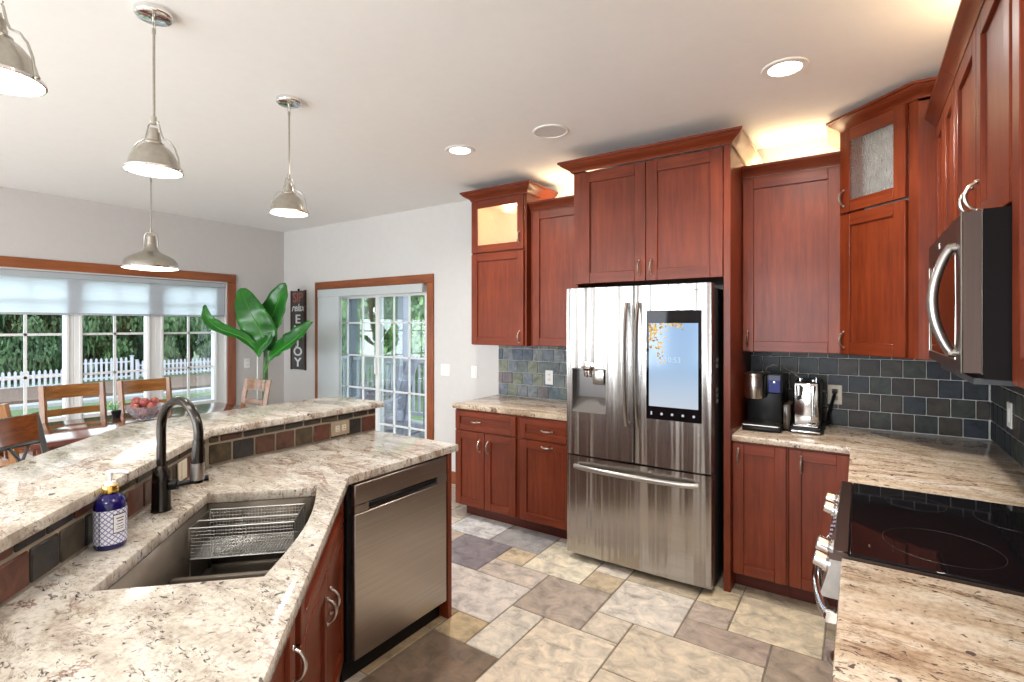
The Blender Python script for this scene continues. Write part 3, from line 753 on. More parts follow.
# right wall uppers: local x = -Y, local y = +X ; face carcass x=.32, door face .30
def upper_r(label, ya, yb, z0, z1, doors, hz=None, crown=True, depthx=.32):
    t = thing('wall_cabinet', label, 'cabinet', (depthx, ya, z0), RZR)
    w = ya-yb; mb = MB(); mb.box(0, w, 0, XW-depthx, 0, z1-z0, .001); part('carcass', mb, M_wood, t)
    for (a, b, h) in doors: shaker(t, a, b, .004, z1-z0-.02, D, .066, 'door', h)
    mb = MB(); mb.sweep([(0, -.012, z1-z0-.012), (w, -.012, z1-z0-.012)], CROWN_S); part('crown', mb, M_woodx, t)
    return t
upper_r('cherry wall cabinet on the right wall next to the corner cabinet', 3.190, 2.592, 1.385, 2.512, [(.02, .285, None), (.290, .592, None)])
upper_r('cherry wall cabinet on the right wall directly above the microwave', 2.590, 1.704, 1.846, 2.512, [(.006, .444, (.405, .10, True)), (.450, .878, (.490, .10, True))])
upper_r('cherry wall cabinet on the right wall, nearest the viewer', 1.702, .70, 1.405, 2.512, [(.02, .50, None), (.505, .985, None)])

# ------------------------------------------------------------------ worktops
ZT0, ZT1 = .876, .914
mb = MB()
mb.prism([(-2.765, 3.216), (-1.650, 3.216), (-1.650, YB-.006), (-2.765, YB-.006)], ZT0, ZT1, bev=.006)
tagit(part('countertop', mb, M_gran_r), 'granite countertop left of the fridge', 'countertop')
mb = MB()
mb.prism([(-.621, 3.216), (-.042, 3.216), (-.042, 2.462), (XW-.006, 2.462), (XW-.006, YB-.006), (-.621, YB-.006)], ZT0, ZT1, bev=.006)
tagit(part('countertop', mb, M_gran_r), 'L-shaped granite countertop under the coffee machines and past the range', 'countertop')
mb = MB()
mb.prism([(-.042, .55), (XW-.006, .55), (XW-.006, 1.676), (-.042, 1.676)], ZT0, ZT1, bev=.006)
tagit(part('countertop', mb, M_gran_r), 'granite countertop in the near right corner, this side of the range', 'countertop')
# peninsula
def st(s_, t_): return ((s_+t_)/S2, (t_-s_)/S2)
TF, TB = -.262, -1.294/S2; SE = -.62
hole = [st(-2.125, -.761), st(-1.405, -.761), st(-1.405, -.372)]
for i in range(1, 12):
    q = i/12; hole.append(st(-1.405-.73*q, -.372+.035*math.sin(PI*q)))
hole.append(st(-2.135, -.372))
outer = [(-1.785, 2.125), (-1.785, 1.414), st(SE, TF), st(SE, TB), (-2.437, 1.143), (-2.437, 2.125)]
mb = MB(); mb.prism(outer, ZT0, ZT1, hole=hole, bev=.006)
tagit(part('countertop', mb, M_gran_p), 'angled granite countertop with the undermount sink and faucet', 'countertop')
# knee wall + bar top
kn = [(-2.445, 2.125), (-2.445, 1.139), st(SE, TB-.006), st(SE, TB-.12), (-2.56, 1.09), (-2.56, 2.125)]
BAR = thing('breakfast_bar', 'raised granite breakfast bar with a brown and rust slate tile band', 'breakfast bar', (-2.5, 1.1, 0))
mb = MB(); mb.prism(kn, 0, 1.05); part('knee_wall', mb, M_wall2, BAR, world=True)
slateP = [(.055, .042, .032), (.038, .034, .032), (.075, .055, .034), (.11, .042, .028), (.045, .032, .027), (.060, .050, .036), (.034, .031, .030), (.09, .045, .032)]
mb = MB(); mb.mi = 1; mb.box(-2.445, -2.439, 1.14, 2.125, .914, 1.05)
MS = Matrix(((S2/2, S2/2, 0, 0), (-S2/2, S2/2, 0, 0), (0, 0, 1, 0), (0, 0, 0, 1)))
s_b = (-2.439-1.143)/S2
mb.box(s_b, SE, TB-.006, TB-.001, .914, 1.05, M=MS); mb.mi = 0
tile_field(mb, (-2.440, 1.155, 0), (0, 1, 0), (1, 0, 0), 0, .97, .918, 1.012, .1075, .094, slateP, 21, lambda k: 0, gap=.008)
tile_field(mb, (-2.440, 1.155, 0), (0, 1, 0), (1, 0, 0), 0, .97, 1.014, 1.048, .1075, .034, slateP, 22, lambda k: .05, gap=.008)
sp = st(s_b+.012, TB-.002)
tile_field(mb, (sp[0], sp[1], 0), (S2/2, -S2/2, 0), (S2/2, S2/2, 0), 0, SE-s_b-.015, .918, 1.012, .1075, .094, slateP, 30, lambda k: .0, gap=.008)
tile_field(mb, (sp[0], sp[1], 0), (S2/2, -S2/2, 0), (S2/2, S2/2, 0), 0, SE-s_b-.015, 1.014, 1.048, .1075, .034, slateP, 31, lambda k: .05, gap=.008)
part('tile_band', mb, [M_slate, M_grout_b], BAR, world=True)
tn = -1.245/S2; tf = -1.875/S2
bar = [(-2.405, 2.165), (-2.405, 1.160), st(SE, tn), st(SE, tf), (-2.87, .995), (-2.87, 2.09), (-2.80, 2.165)]
mb = MB(); mb.prism(bar, 1.052, 1.086, bev=.008)
part('granite_top', mb, M_gran_p, BAR, world=True)
# sink
t = thing('sink', 'large taupe undermount sink set into the angled counter', 'sink', (*st(-1.77, -.56), .64))
mb = MB(); hz = .875
def inset(poly, d):
    c_ = Vector((sum(p[0] for p in poly)/len(poly), sum(p[1] for p in poly)/len(poly)))
    return [tuple(c_ + (Vector(p)-c_)*(1-d)) for p in poly]
o1 = inset(hole, -.01); i2 = inset(hole, .05)
rim = [Vector((*p, hz)) for p in o1]; bot = [Vector((*p, .655)) for p in i2]; bot2 = [Vector((*p, .645)) for p in inset(hole, .09)]
for R0, R1 in ((rim, bot), (bot, bot2)):
    n = len(R0)
    for i in range(n): mb.quad(R0[i], R0[(i+1) % n], R1[(i+1) % n], R1[i])
f = mb.bm.faces.new([mb.bm.verts.new(p) for p in bot2]); mb._tag([f])
part('basin', mb, M_sink, t, world=True, sol=.004)
mb = MB(); mb.box(-1.800, -1.775, -.745, -.385, .65, .755, .008, M=MS, seg=2); part('divider', mb, M_sink, t, world=True)
for s_ in (-1.58, -1.96):
    mb = MB(); p = st(s_, -.57); mb.lathe([(0, .652), (.03, .652), (.045, .657), (.052, .653), (.055, .649)], 24, Matrix.Translation((p[0], p[1], 0))); part('drain', mb, M_wire, t, world=True)
# wire basket
t = thing('wire_basket', 'stainless wire basket standing in the far end of the sink', 'basket', (*st(-1.97, -.56), .72))
sa, sb2, ta, tb = -2.08, -1.90, -.735, -.405
def W3(s_, t_, z): p = st(s_, t_); return (p[0], p[1], z)
zt, zb = .868, .765
mb = MB()
for z in (zt, zb): mb.tube([W3(sa, ta, z), W3(sb2, ta, z), W3(sb2, tb, z), W3(sa, tb, z)], .0035 if z == zt else .0025, 6, closed=True)
mb.tube([W3(sa+.11, ta, zt), W3(sa+.11, tb, zt)], .0035, 6)
part('rim', mb, M_wire, t, world=True)
mb = MB()
for k in range(1, 9):
    z = zb+(zt-zb)*k/9; mb.tube([W3(sa, ta, z), W3(sb2, ta, z), W3(sb2, tb, z), W3(sa, tb, z)], .0008, 4, closed=True)
for k in range(0, 31):
    t_ = ta+(tb-ta)*k/30
    for s_ in (sa, sb2): mb.tube([W3(s_, t_, zb), W3(s_, t_, zt)], .0008, 4, caps=False)
    mb.tube([W3(sa, t_, zb), W3(sb2, t_, zb)], .0008, 4, caps=False)
for k in range(0, 20):
    s_ = sa+(sb2-sa)*k/19
    for t_ in (ta, tb): mb.tube([W3(s_, t_, zb), W3(s_, t_, zt)], .0008, 4, caps=False)
    mb.tube([W3(s_, ta, zb), W3(s_, tb, zb)], .0008, 4, caps=False)
part('wire_mesh', mb, M_wire, t, world=True)
for s_, t_ in ((sa, ta), (sb2, ta), (sb2, tb), (sa, tb)):
    mb = MB(); mb.tube([W3(s_, t_, .656), W3(s_, t_, zt)], .003, 6); mb.mi = 1; mb.tube([W3(s_, t_, .656), W3(s_, t_, .672)], .006, 8); part('leg', mb, [M_chrome, M_black], t, world=True)
# faucet
fx, fy = -1.99, .79
t = thing('faucet', 'tall dark steel gooseneck faucet behind the sink', 'faucet', (fx, fy, .914))
mb = MB(); mb.lathe([(0, 0), (.031, 0), (.031, .006), (.029, .012), (.028, .10), (.0265, .125), (.020, .145), (.016, .155), (0, .156)], 28); part('body', mb, M_bronze, t)
dv = Vector((.99, .12)).normalized(); reach = .105
pts = [(0, 0, .15)]; pts += [(0, 0, .15+.13*k/3) for k in range(1, 4)]
for k in range(1, 13):
    a = PI*k/12*1.06; pts.append((dv.x*(reach-reach*math.cos(a)), dv.y*(reach-reach*math.cos(a)), .28+reach*math.sin(a)))
mb = MB(); mb.tube(pts, .0145, 14); part('spout', mb, M_bronze, t)
e = Vector(pts[-1]); d_ = (e-Vector(pts[-2])).normalized()
mb = MB(); mb.tube([e-d_*.005, e+d_*.02, e+d_*.07], [.0155, .017, .0195], 16); mb.mi = 1; mb.tube([e+d_*.07, e+d_*.125], [.0195, .0205], 16); mb.mi = 0; mb.tube([e+d_*.125, e+d_*.135], [.0205, .0185], 16)
part('spray_head', mb, [M_bronze, M_handle], t)
mb = MB(); mb.tube([(.02, .02, .085), (.036, .036, .087)], .017, 14); mb.tube([(.036, .036, .087), (.06, .075, .092), (.085, .115, .100)], [.010, .0095, .011], 10); part('lever', mb, M_black, t)
# soap bottle
bx, by = -1.790, .580
t = thing('soap_bottle', 'blue glass soap pump bottle with a patterned paper label', 'bottle', (bx, by, .914))
M_blue = plain('cobalt_glass', (.008, .006, .085), .05, coat=.2, spec=.5)
mb = MB(); mb.lathe([(0, .001), (.036, .001), (.039, .006), (.039, .118), (.037, .132), (.028, .146), (.017, .153), (.015, .158), (0, .158)], 36); part('body', mb, M_blue, t)
mL, nt, b = newmat('label_paper')
v = coords(nt, (1, 1, 1)); 
tc = nt.nodes.new('ShaderNodeTexCoord'); sx = nt.nodes.new('ShaderNodeSeparateXYZ'); nt.links.new(tc.outputs['UV'], sx.inputs[0])
def mth(op, a, b2=None, c=None):
    m_ = nt.nodes.new('ShaderNodeMath'); m_.operation = op
    for i_, q in enumerate((a, b2, c)):
        if q is None: continue
        if isinstance(q, (int, float)): m_.inputs[i_].default_value = q
        else: nt.links.new(q, m_.inputs[i_])
    return m_.outputs[0]
s1 = mth('SINE', mth('MULTIPLY', mth('ADD', sx.outputs[0], sx.outputs[1]), 420)); s2_ = mth('SINE', mth('MULTIPLY', mth('SUBTRACT', sx.outputs[0], sx.outputs[1]), 420))
lat = mth('GREATER_THAN', mth('MAXIMUM', s1, s2_), .72)
nt.links.new(mix(nt, lat, (.80, .80, .84), (.20, .23, .46)), b.inputs['Base Color']); b.inputs['Roughness'].default_value = .6
def curved(a0, a1, z0, z1, r, n=16):
    return [[Vector((r*math.cos(a0+(a1-a0)*i/n), r*math.sin(a0+(a1-a0)*i/n), z)) for i in range(n+1)] for z in (z0, z1)]
cam_a = math.atan2(-by, -bx)
def curved_part(name, a0, a1, z0, z1, r, mat, uv=False):
    mb = MB(); mb.grid(curved(cam_a+a0, cam_a+a1, z0, z1, r))
    if uv:
        uvl = mb.bm.loops.layers.uv.new('UVMap')
        for f in mb.bm.faces:
            for l in f.loops:
                a = math.atan2(l.vert.co.y, l.vert.co.x)-cam_a; l[uvl].uv = (a*.039, l.vert.co.z)
    return part(name, mb, mat, t)
M_lw = plain('label_white', (.82, .82, .85), .6); M_lb = plain('label_black', (.02, .02, .03), .6)
curved_part('label', -1.9, 1.9, .016, .112, .0395, mL, True)
curved_part('label', .15, 1.05, .045, .100, .0399, M_lb); curved_part('label', .19, 1.01, .048, .097, .0403, M_lw)
curved_part('label', -.70, -.64, .016, .112, .0399, M_lb)
for k, z in enumerate((.086, .078, .070, .062, .056)): curved_part('label', .34+.06*(k % 2), .86-.05*(k % 3), z, z+.0018+.001*(k < 2), .0406, M_lb)
M_gold = plain('gold_collar', (.75, .52, .14), .2, 1.0)
mb = MB(); mb.lathe([(0, .156), (.020, .156), (.0205, .158), (.0205, .176), (.019, .178), (0, .178)], 24); part('collar', mb, M_gold, t)
mb = MB(); mb.lathe([(0, .177), (.015, .177), (.013, .186), (.005, .188), (.005, .208), (.009, .210), (.009, .218), (0, .219)], 18)
mb.tube([(0, 0, .214), (.02, .022, .215), (.032, .034, .210)], [.006, .005, .004], 8); part('pump', mb, M_white, t)

# diagonal base cabinets under the sink
tc_ = -.312
def diag(label, s0, s1):
    # local x runs toward -s ; origin at (s1)
    p = st(s1, tc_); w = s1-s0
    return base_unit(label, (p[0], p[1], 0), math.radians(135), w, .555, hollow=True), w
t, w = diag('cherry sink base cabinet with two doors below a false drawer front', -2.375, -1.405)
shaker(t, .05, .93, .700, .855, D, .05, 'drawer'); shaker(t, .05, .488, .105, .690, D, .058, 'door', (.455, .565, True)); shaker(t, .492, .93, .105, .690, D, .058, 'door', (.525, .565, True))
t, w = diag('cherry base cabinet with one tall door, left of the sink cabinet', -1.400, -.64)
shaker(t, .32, .745, .105, .855, D, .058, 'door', (.70, .715, True)); shaker(t, .01, .31, .105, .855, D, .058, 'door')
# dishwasher
t = thing('dishwasher', 'stainless dishwasher with a black recessed pocket handle', 'dishwasher', (-2.10, 1.745, 0))
mb = MB(); mb.box(-2.40, -1.825, 1.432, 2.050, .10, .868); part('tub', mb, M_black, t, world=True)
mb = MB()
xf = -1.797; ya, yb_ = 1.452, 2.046
mb.box(xf-.028, xf, ya, yb_, .105, .735, .004); mb.box(xf-.028, xf, ya, yb_, .772, .865, .004); mb.box(xf-.028, xf, ya, ya+.075, .735, .772); mb.box(xf-.028, xf, yb_-.075, yb_, .735, .772)
mb.box(xf-.028, xf-.02, ya+.07, yb_-.07, .735, .772)
part('door', mb, M_steel_dw, t, world=True)
mb = MB(); mb.box(xf-.019, xf-.003, ya+.08, yb_-.08, .744, .768, .003); part('pocket_handle', mb, M_black, t, world=True)
mb = MB(); mb.box(-2.3, -1.86, 1.434, 2.055, 0, .098); part('kick_plate', mb, M_black, t, world=True)
t = thing('end_panel', 'cherry end panel closing the peninsula beside the dishwasher', 'panel', (-2.10, 2.075, 0))
mb = MB(); mb.box(-2.435, -1.80, 2.060, 2.090, 0, .875, .002); part('board', mb, M_wood, t, world=True)

# ------------------------------------------------------------------ fridge
t = thing('refrigerator', 'stainless French-door refrigerator with a screen and ice dispenser', 'refrigerator', (-1.16, 3.4, 0))
fy0 = 3.054
M_fside = plain('fridge_side', (.045, .043, .043), .4, .3)
mb = MB(); mb.box(-1.618, -.703, 3.135, 3.80, .03, 1.775, .006); part('cabinet_body', mb, M_fside, t, world=True)
def dpanel(x0, x1, z0, z1, hole=None, th=.072):
    mb = MB(); n = 14
    # gently bowed front
    def yy(x): q = (x-x0)/(x1-x0); return fy0 + .010*(2*q-1)**4 + (.012 if q < .001 or q > .999 else 0)
    xs = [x0+(x1-x0)*k/n for k in range(n+1)]; xs = [x0, x0+.004] + xs[1:-1] + [x1-.004, x1]
    if hole: xs = sorted(set(xs+[hole[0], hole[1]]))
    zs = [z0, z1] if not hole else [z0, hole[2], hole[3], z1]
    for a, b in zip(xs, xs[1:]):
        for c, d in zip(zs, zs[1:]):
            if hole and a >= hole[0]-1e-6 and b <= hole[1]+1e-6 and abs(c-hole[2]) < 1e-6: continue
            ya_, yb2 = yy(a), yy(b); mb.quad((a, ya_, c), (b, yb2, c), (b, yb2, d), (a, ya_, d), True)
    yb3 = fy0+th
    for a, b in zip(xs, xs[1:]):
        mb.quad((a, yy(a), z1), (b, yy(b), z1), (b, yb3, z1), (a, yb3, z1)); mb.quad((a, yy(a), z0), (a, yb3, z0), (b, yb3, z0), (b, yy(b), z0))
    mb.quad((x0, yy(x0), z0), (x0, yy(x0), z1), (x0, yb3, z1), (x0, yb3, z0)); mb.quad((x1, yy(x1), z0), (x1, yb3, z0), (x1, yb3, z1), (x1, yy(x1), z1))
    mb.quad((x0, yb3, z0), (x1, yb3, z0), (x1, yb3, z1), (x0, yb3, z1))
    bmesh.ops.remove_doubles(mb.bm, verts=mb.bm.verts, dist=1e-5)
    return mb
H_ = (-1.587, -1.343, .982, 1.270)
dl = part('door', dpanel(-1.632, -1.163, .70, 1.795, H_), M_steel, t, world=True)
drr = part('door', dpanel(-1.157, -.698, .70, 1.795), M_steel, t, world=True)
fz = part('freezer_drawer', dpanel(-1.630, -.698, .045, .688), M_steel, t, world=True)
# dispenser
mb = MB(); x0, x1, z0, z1 = H_
mb.box(x0, x0+.004, fy0+.003, fy0+.065, z0, z1); mb.box(x1-.004, x1, fy0+.003, fy0+.065, z0, z1); mb.box(x0, x1, fy0+.003, fy0+.065, z1-.004, z1); mb.box(x0, x1, fy0+.060, fy0+.066, z0, z1)
mb.prism([(fy0+.0, z0), (fy0+.062, z0), (fy0+.062, z0+.10)], x0, x1, M=Matrix(((0, 0, 1, 0), (1, 0, 0, 0), (0, 1, 0, 0), (0, 0, 0, 1))))
dp = part('dispenser_recess', mb, plain('dispenser_steel', (.15, .14, .135), .35, .8), t, world=True)
mb = MB(); mb.box(x0+.07, x0+.165, fy0-.012, fy0+.03, z1-.015, z1+.050, .01, seg=2); mb.lathe([(0, 0), (.028, 0), (.03, .01), (.03, .04), (0, .042)], 20, Matrix.Translation((x0+.115, fy0+.02, z1-.055))); part('dispenser_spout', mb, M_chrome, t, world=True)
mb = MB(); mb.box(x0+.135, x0+.215, fy0+.030, fy0+.038, z1-.105, z1-.005, .008, seg=2); part('dispenser_paddle', mb, M_nickel, t, world=True)
mb = MB(); mb.box(x0-.002, x1+.014, fy0-.0015, fy0+.001, 1.272, 1.424, .0005); part('control_strip', mb, M_steel, t, world=True)
# handles
for hx in (-1.196, -1.124):
    mb = MB(); pts = []
    for k in range(13):
        q = k/12; pts.append((hx, fy0-.018-.040*math.sin(PI*q)**.6, .93+.76*q))
    mb.tube(pts, .0165, 12, flat=(1.0, .7))
    for z in (.945, 1.675): mb.tube([(hx, fy0+.006, z), (hx, fy0-.03, z)], .010, 8)
    part('handle', mb, M_handle, dl if hx < -1.16 else drr, world=True)
mb = MB(); pts = [(-1.555+.79*k/12, fy0-.022-.040*math.sin(PI*k/12)**.6, .628) for k in range(13)]
mb.tube(pts, .0165, 12, flat=(.7, 1))
for x in (-1.54, -.78): mb.tube([(x, fy0+.006, .628), (x, fy0-.03, .628)], .011, 8)
part('handle', mb, M_handle, fz, world=True)
# screen
ys = fy0-.004
mb = MB(); mb.box(-1.078, -.752, ys, fy0+.012, .985, 1.640, .003); sp_ = part('touchscreen', mb, M_blackg, drr, world=True)
mS, nt, b = newmat('screen_picture')
tc = nt.nodes.new('ShaderNodeTexCoord'); sx = nt.nodes.new('ShaderNodeSeparateXYZ'); nt.links.new(tc.outputs['UV'], sx.inputs[0])
sk = ramp(nt, [(0, (.62, .70, .80)), (.5, (.36, .56, .82)), (1, (.30, .50, .80))]); nt.links.new(sx.outputs[1], sk.inputs[0])
nt.links.new(sk.outputs[0], b.inputs['Emission Color']); b.inputs['Emission Strength'].default_value = .85; b.inputs['Base Color'].default_value = (.02, .02, .02, 1); b.inputs['Roughness'].default_value = .1
mb = MB(); mb.quad((-1.060, ys-.001, 1.064), (-.770, ys-.001, 1.064), (-.770, ys-.001, 1.564), (-1.060, ys-.001, 1.564))
uvl = mb.bm.loops.layers.uv.new('UVMap')
for f in mb.bm.faces:
    for l in f.loops: l[uvl].uv = ((l.vert.co.x+1.06)/.29, (l.vert.co.z-1.064)/.5)
part('screen_image', mb, mS, t, world=True, recalc=False)
def emis(name, c, s_=.9): return plain(name, tuple(x*.1 for x in c), .5, emit=c, es=s_)
mb = MB(); r = random.Random(2)
for k in range(150):
    if k < 100: u, v = abs(r.gauss(0, .045)), abs(r.gauss(0, .065)); 
    elif k < 125: u, v = r.uniform(.10, .20), r.uniform(0, .04)*r.random()
    else: u, v = r.uniform(.05, .09)+r.gauss(0, .008), r.uniform(.10, .25)
    if u > .28 or v > .4: continue
    x, z = -1.058+u, 1.560-v; a = r.uniform(0, PI); sz = r.uniform(.005, .011)
    ca, sa_ = math.cos(a)*sz, math.sin(a)*sz
    mb.mi = r.choice((0, 0, 1)); mb.quad((x-ca, ys-.0016, z-sa_), (x+sa_*.6, ys-.0016, z-ca*.6), (x+ca, ys-.0016, z+sa_), (x-sa_*.6, ys-.0016, z+ca*.6))
part('screen_leaves', mb, [emis('leaf_yellow', (.85, .55, .12)), emis('leaf_brown', (.40, .22, .06))], t, world=True, recalc=False)
TX = Matrix(((1, 0, 0, 0), (0, 0, -1, 0), (0, 1, 0, 0), (0, 0, 0, 1)))
mb = MB(); text_mb(mb, '10:53', .045, Matrix.Translation((-.918, ys-.0018, 1.345)) @ TX, .0002); part('screen_clock', mb, emis('clock_digits', (.50, .66, .86), .9), t, world=True)
mb = MB()
for k in range(5):
    x = -1.045+k*.0625; c_ = Vector((x, ys-.002, 1.022))
    if k == 0: mb.box(x-.004, x+.004, ys-.002, ys, 1.012, 1.032)
    elif k == 1: mb.prism([(x-.008, 1.022), (x, 1.031), (x+.008, 1.022), (x+.005, 1.014), (x-.005, 1.014)], ys-.002, ys-.0005, M=Matrix(((1, 0, 0, 0), (0, 0, 1, 0), (0, 1, 0, 0), (0, 0, 0, 1))))
    else: mb.tube([(x, ys+.001, 1.022), (x, ys-.002, 1.022)], .0075, 10)
part('screen_icons', mb, emis('icon_white', (.7, .72, .75), .7), t, world=True)
mb = MB(); text_mb(mb, 'SAMSUNG', .014, Matrix.Translation((-.772, fy0+.0005, 1.757)) @ TX, .0008, spacing=1.1); part('logo', mb, M_grey, t, world=True)
for x in (-1.56, -.76):
    mb = MB(); mb.lathe([(0, 0), (.024, 0), (.024, .012), (.012, .018), (.012, .05), (0, .05)], 14, Matrix.Translation((x, 3.19, 0))); part('foot', mb, M_black, t, world=True)
mb = MB(); mb.box(-1.60, -.72, 3.125, 3.16, .02, .055); part('grille', mb, M_black, t, world=True)
mb = MB(); mb.box(-1.61, -1.50, 3.10, 3.2, 1.776, 1.80, .006); mb.box(-.82, -.71, 3.10, 3.2, 1.776, 1.80, .006); part('hinge_cover', mb, M_grey, t, world=True)
mb = MB()
for z in (1.335, 1.30, 1.16, 1.125, 1.09): mb.box(-.7035, -.7015, 3.19, 3.24, z, z+.02)
part('side_stickers', mb, plain('sticker', (.30, .28, .27), .6), t, world=True)

# ------------------------------------------------------------------ coffee machines
t = thing('pod_coffee_maker', 'black coffee maker with silver head and blue screen on right counter', 'coffee maker', (-.49, 3.5, .914))
mb = MB(); mb.box(-.598, -.382, 3.38, 3.60, .915, .945, .012, seg=2); mb.box(-.590, -.388, 3.50, 3.74, .93, 1.235, .02, seg=2); mb.box(-.468, -.380, 3.42, 3.6, 1.14, 1.262, .012, seg=2); mb.box(-.592, -.47, 3.46, 3.6, 1.11, 1.25, .012, seg=2)
part('body', mb, M_black, t, world=True)
mb = MB(); mb.lathe([(0, 0), (.052, 0), (.054, .004), (.054, .125), (.050, .135), (.058, .138), (.058, .150), (.03, .160), (0, .161)], 30, Matrix.Translation((-.535, 3.44, 1.108))); part('brew_head', mb, M_nickel, t, world=True)
mb = MB(); mb.box(-.454, -.392, 3.416, 3.42, 1.150, 1.222, .001); part('display', mb, emis('blue_display', (.01, .02, .24), .45), t, world=True)
mb = MB(); mb.box(-.455, -.391, 3.416, 3.4195, 1.222, 1.252, .001); part('display_header', mb, emis('display_header', (.14, .16, .24), .4), t, world=True)
mb = MB(); mb.sphere((-.424, 3.413, 1.213), .0055, 8, (1, .4, 1)); part('indicator', mb, emis('indicator', (1, 1, 1), 2.0), t, world=True)
mb = MB(); mb.prism([(-.592, 3.385), (-.40, 3.385), (-.388, 3.40), (-.388, 3.50), (-.595, 3.50), (-.598, 3.40)], .945, .953, bev=.002); part('drip_tray', mb, M_nickel, t, world=True)
mb = MB(); mb.box(-.385, -.345, 3.48, 3.70, .925, 1.075, .01, seg=2); part('water_tank', mb, plain('smoke_tank', (.05, .035, .025), .15), t, world=True)
mb = MB(); text_mb(mb, 'KEURIG', .013, Matrix.Translation((-.535, 3.385, 1.175)) @ TX, .0006); part('logo', mb, M_grey, t, world=True)
t = thing('espresso_machine', 'small chrome-fronted espresso machine with a steam wand', 'espresso machine', (-.265, 3.56, .914))
mb = MB(); mb.box(-.336, -.194, 3.52, 3.80, .94, 1.215, .025, seg=3); mb.box(-.352, -.178, 3.46, 3.80, .916, .955, .018, seg=3); part('body', mb, M_black, t, world=True)
mb = MB(); mb.box(-.330, -.200, 3.512, 3.53, .958, 1.208, .018, seg=3); part('front_plate', mb, plain('espresso_plate', (.42, .40, .37), .12, 1.0), t, world=True)
mb = MB(); mb.box(-.340, -.190, 3.452, 3.50, .921, .934, .005, seg=2); mb.box(-.328, -.202, 3.462, 3.52, .955, .962, .002); part('drip_tray', mb, M_chrome, t, world=True)
mb = MB(); mb.tube([(-.300, 3.53, 1.185), (-.300, 3.485, 1.182), (-.300, 3.478, 1.135)], [.014, .017, .011], 12); mb.mi = 1; mb.tube([(-.300, 3.480, 1.14), (-.300, 3.478, 1.11)], .008, 10); part('coffee_spout', mb, [M_handle, M_black], t, world=True)
mb = MB(); mb.tube([(-.228, 3.53, 1.185), (-.228, 3.485, 1.182), (-.228, 3.474, 1.13), (-.232, 3.470, .985)], [.013, .015, .006, .0045], 12); mb.lathe([(0, 0), (.02, 0), (.02, .006), (0, .007)], 16, Matrix.Translation((-.232, 3.480, .963))); part('steam_wand', mb, M_chrome, t, world=True)
mb = MB(); mb.tube([(-.30, 3.56, 1.21), (-.30, 3.56, 1.232)], .016, 12); mb.tube([(-.232, 3.56, 1.21), (-.232, 3.56, 1.225)], .012, 12); mb.tube([(-.215, 3.54, 1.21), (-.215, 3.54, 1.24)], .006, 10); part('top_knobs', mb, M_chrome, t, world=True)
mb = MB(); mb.tube([(-.484, 3.50, 1.262), (-.475, 3.50, 1.295), (-.44, 3.51, 1.308), (-.39, 3.53, 1.300), (-.34, 3.55, 1.268), (-.305, 3.56, 1.236)], .004, 8)
tagit(part('cable', mb, M_handle), 'thin grey cable arching between the two coffee machines', 'cable')
def plate(name, label, cat, loc, rz, w, h, mat, sockets='outlet', group=None, sockmat=None):
    """local: x along wall, -y outward"""
    t = thing(name, label, cat, loc, rz, group=group); sm = sockmat or M_white
    mb = MB(); mb.box(-w/2, w/2, -.006, 0, -h/2, h/2, .002); part('cover_plate', mb, mat, t)
    if sockets == 'outlet':
        for z in (-.022, .022):
            mb = MB()
            mb.box(-.017, .017, -.009, -.005, z-.014, z+.014, .004); mb.mi = 1; mb.box(-.009, -.006, -.0095, -.0085, z-.005, z+.007); mb.box(.006, .009, -.0095, -.0085, z-.005, z+.005); part('socket', mb, [sm, M_black], t)
    elif sockets == 'outlet_h':
        for x in (-.022, .022):
            mb = MB(); mb.box(x-.014, x+.014, -.009, -.005, -.017, .017, .004); mb.mi = 1; mb.box(x-.006, x+.006, -.0095, -.0085, -.009, -.006); mb.box(x-.005, x+.005, -.0095, -.0085, .006, .009); part('socket', mb, [sm, M_black], t)
    else:
        n = sockets
        for k in range(n):
            x = (k-(n-1)/2)*.046; mb = MB(); mb.box(x-.016, x+.016, -.010, -.005, -.033, .033, .003); part('rocker_switch', mb, sm, t)
    return t
plate('wall_outlet', 'ivory outlet with a black plug beside the espresso machine', 'outlet', (-.132, YB-.014, 1.113), 0, .078, .122, M_ivory, sockmat=M_brownplate)
plate('wall_outlet', 'white outlet in the blue-grey tile left of the fridge', 'outlet', (-2.213, YB-.014, 1.104), 0, .076, .122, M_white)
plate('wall_switch', 'white double light switch on the wall right of the sliding door', 'switch', (-3.407, YB, 1.11), 0, .118, .118, M_white, 2)
plate('wall_switch', 'white single light switch on the wall nearest the left cabinets', 'switch', (-3.041, YB, 1.108), 0, .074, .118, M_white, 1)
plate('wall_outlet', 'white outlet on the wall beside the banana plant', 'outlet', (XL, 3.375, 1.094), PI/2, .074, .118, M_white)
plate('wall_outlet', 'stone-coloured double outlet in the tile below the bar, near its end', 'outlet', (-2.431, 1.862, .972), PI/2, .122, .078, M_brownplate, 'outlet_h', sockmat=M_ivory)
pq = st(-1.985, TB+.009); plate('wall_outlet', 'cream outlet in the bar tile behind the faucet', 'outlet', (pq[0]-.20, pq[1]+.20, .972), math.radians(135), .078, .078, M_ivory, 1, sockmat=M_ivory)
plate('wall_switch', 'white switch on the right wall beyond the cooktop', 'switch', (XW-.014, 3.385, 1.12), -PI/2, .085, .122, M_white, 1)
t = thing('power_cord', 'black plug and cord running from the wall outlet to the espresso machine', 'cord', (-.14, 3.83, 1.13))
mb = MB(); mb.tube([(-.132, 3.838, 1.135), (-.132, 3.80, 1.132)], .014, 10); part('plug', mb, M_black, t, world=True)
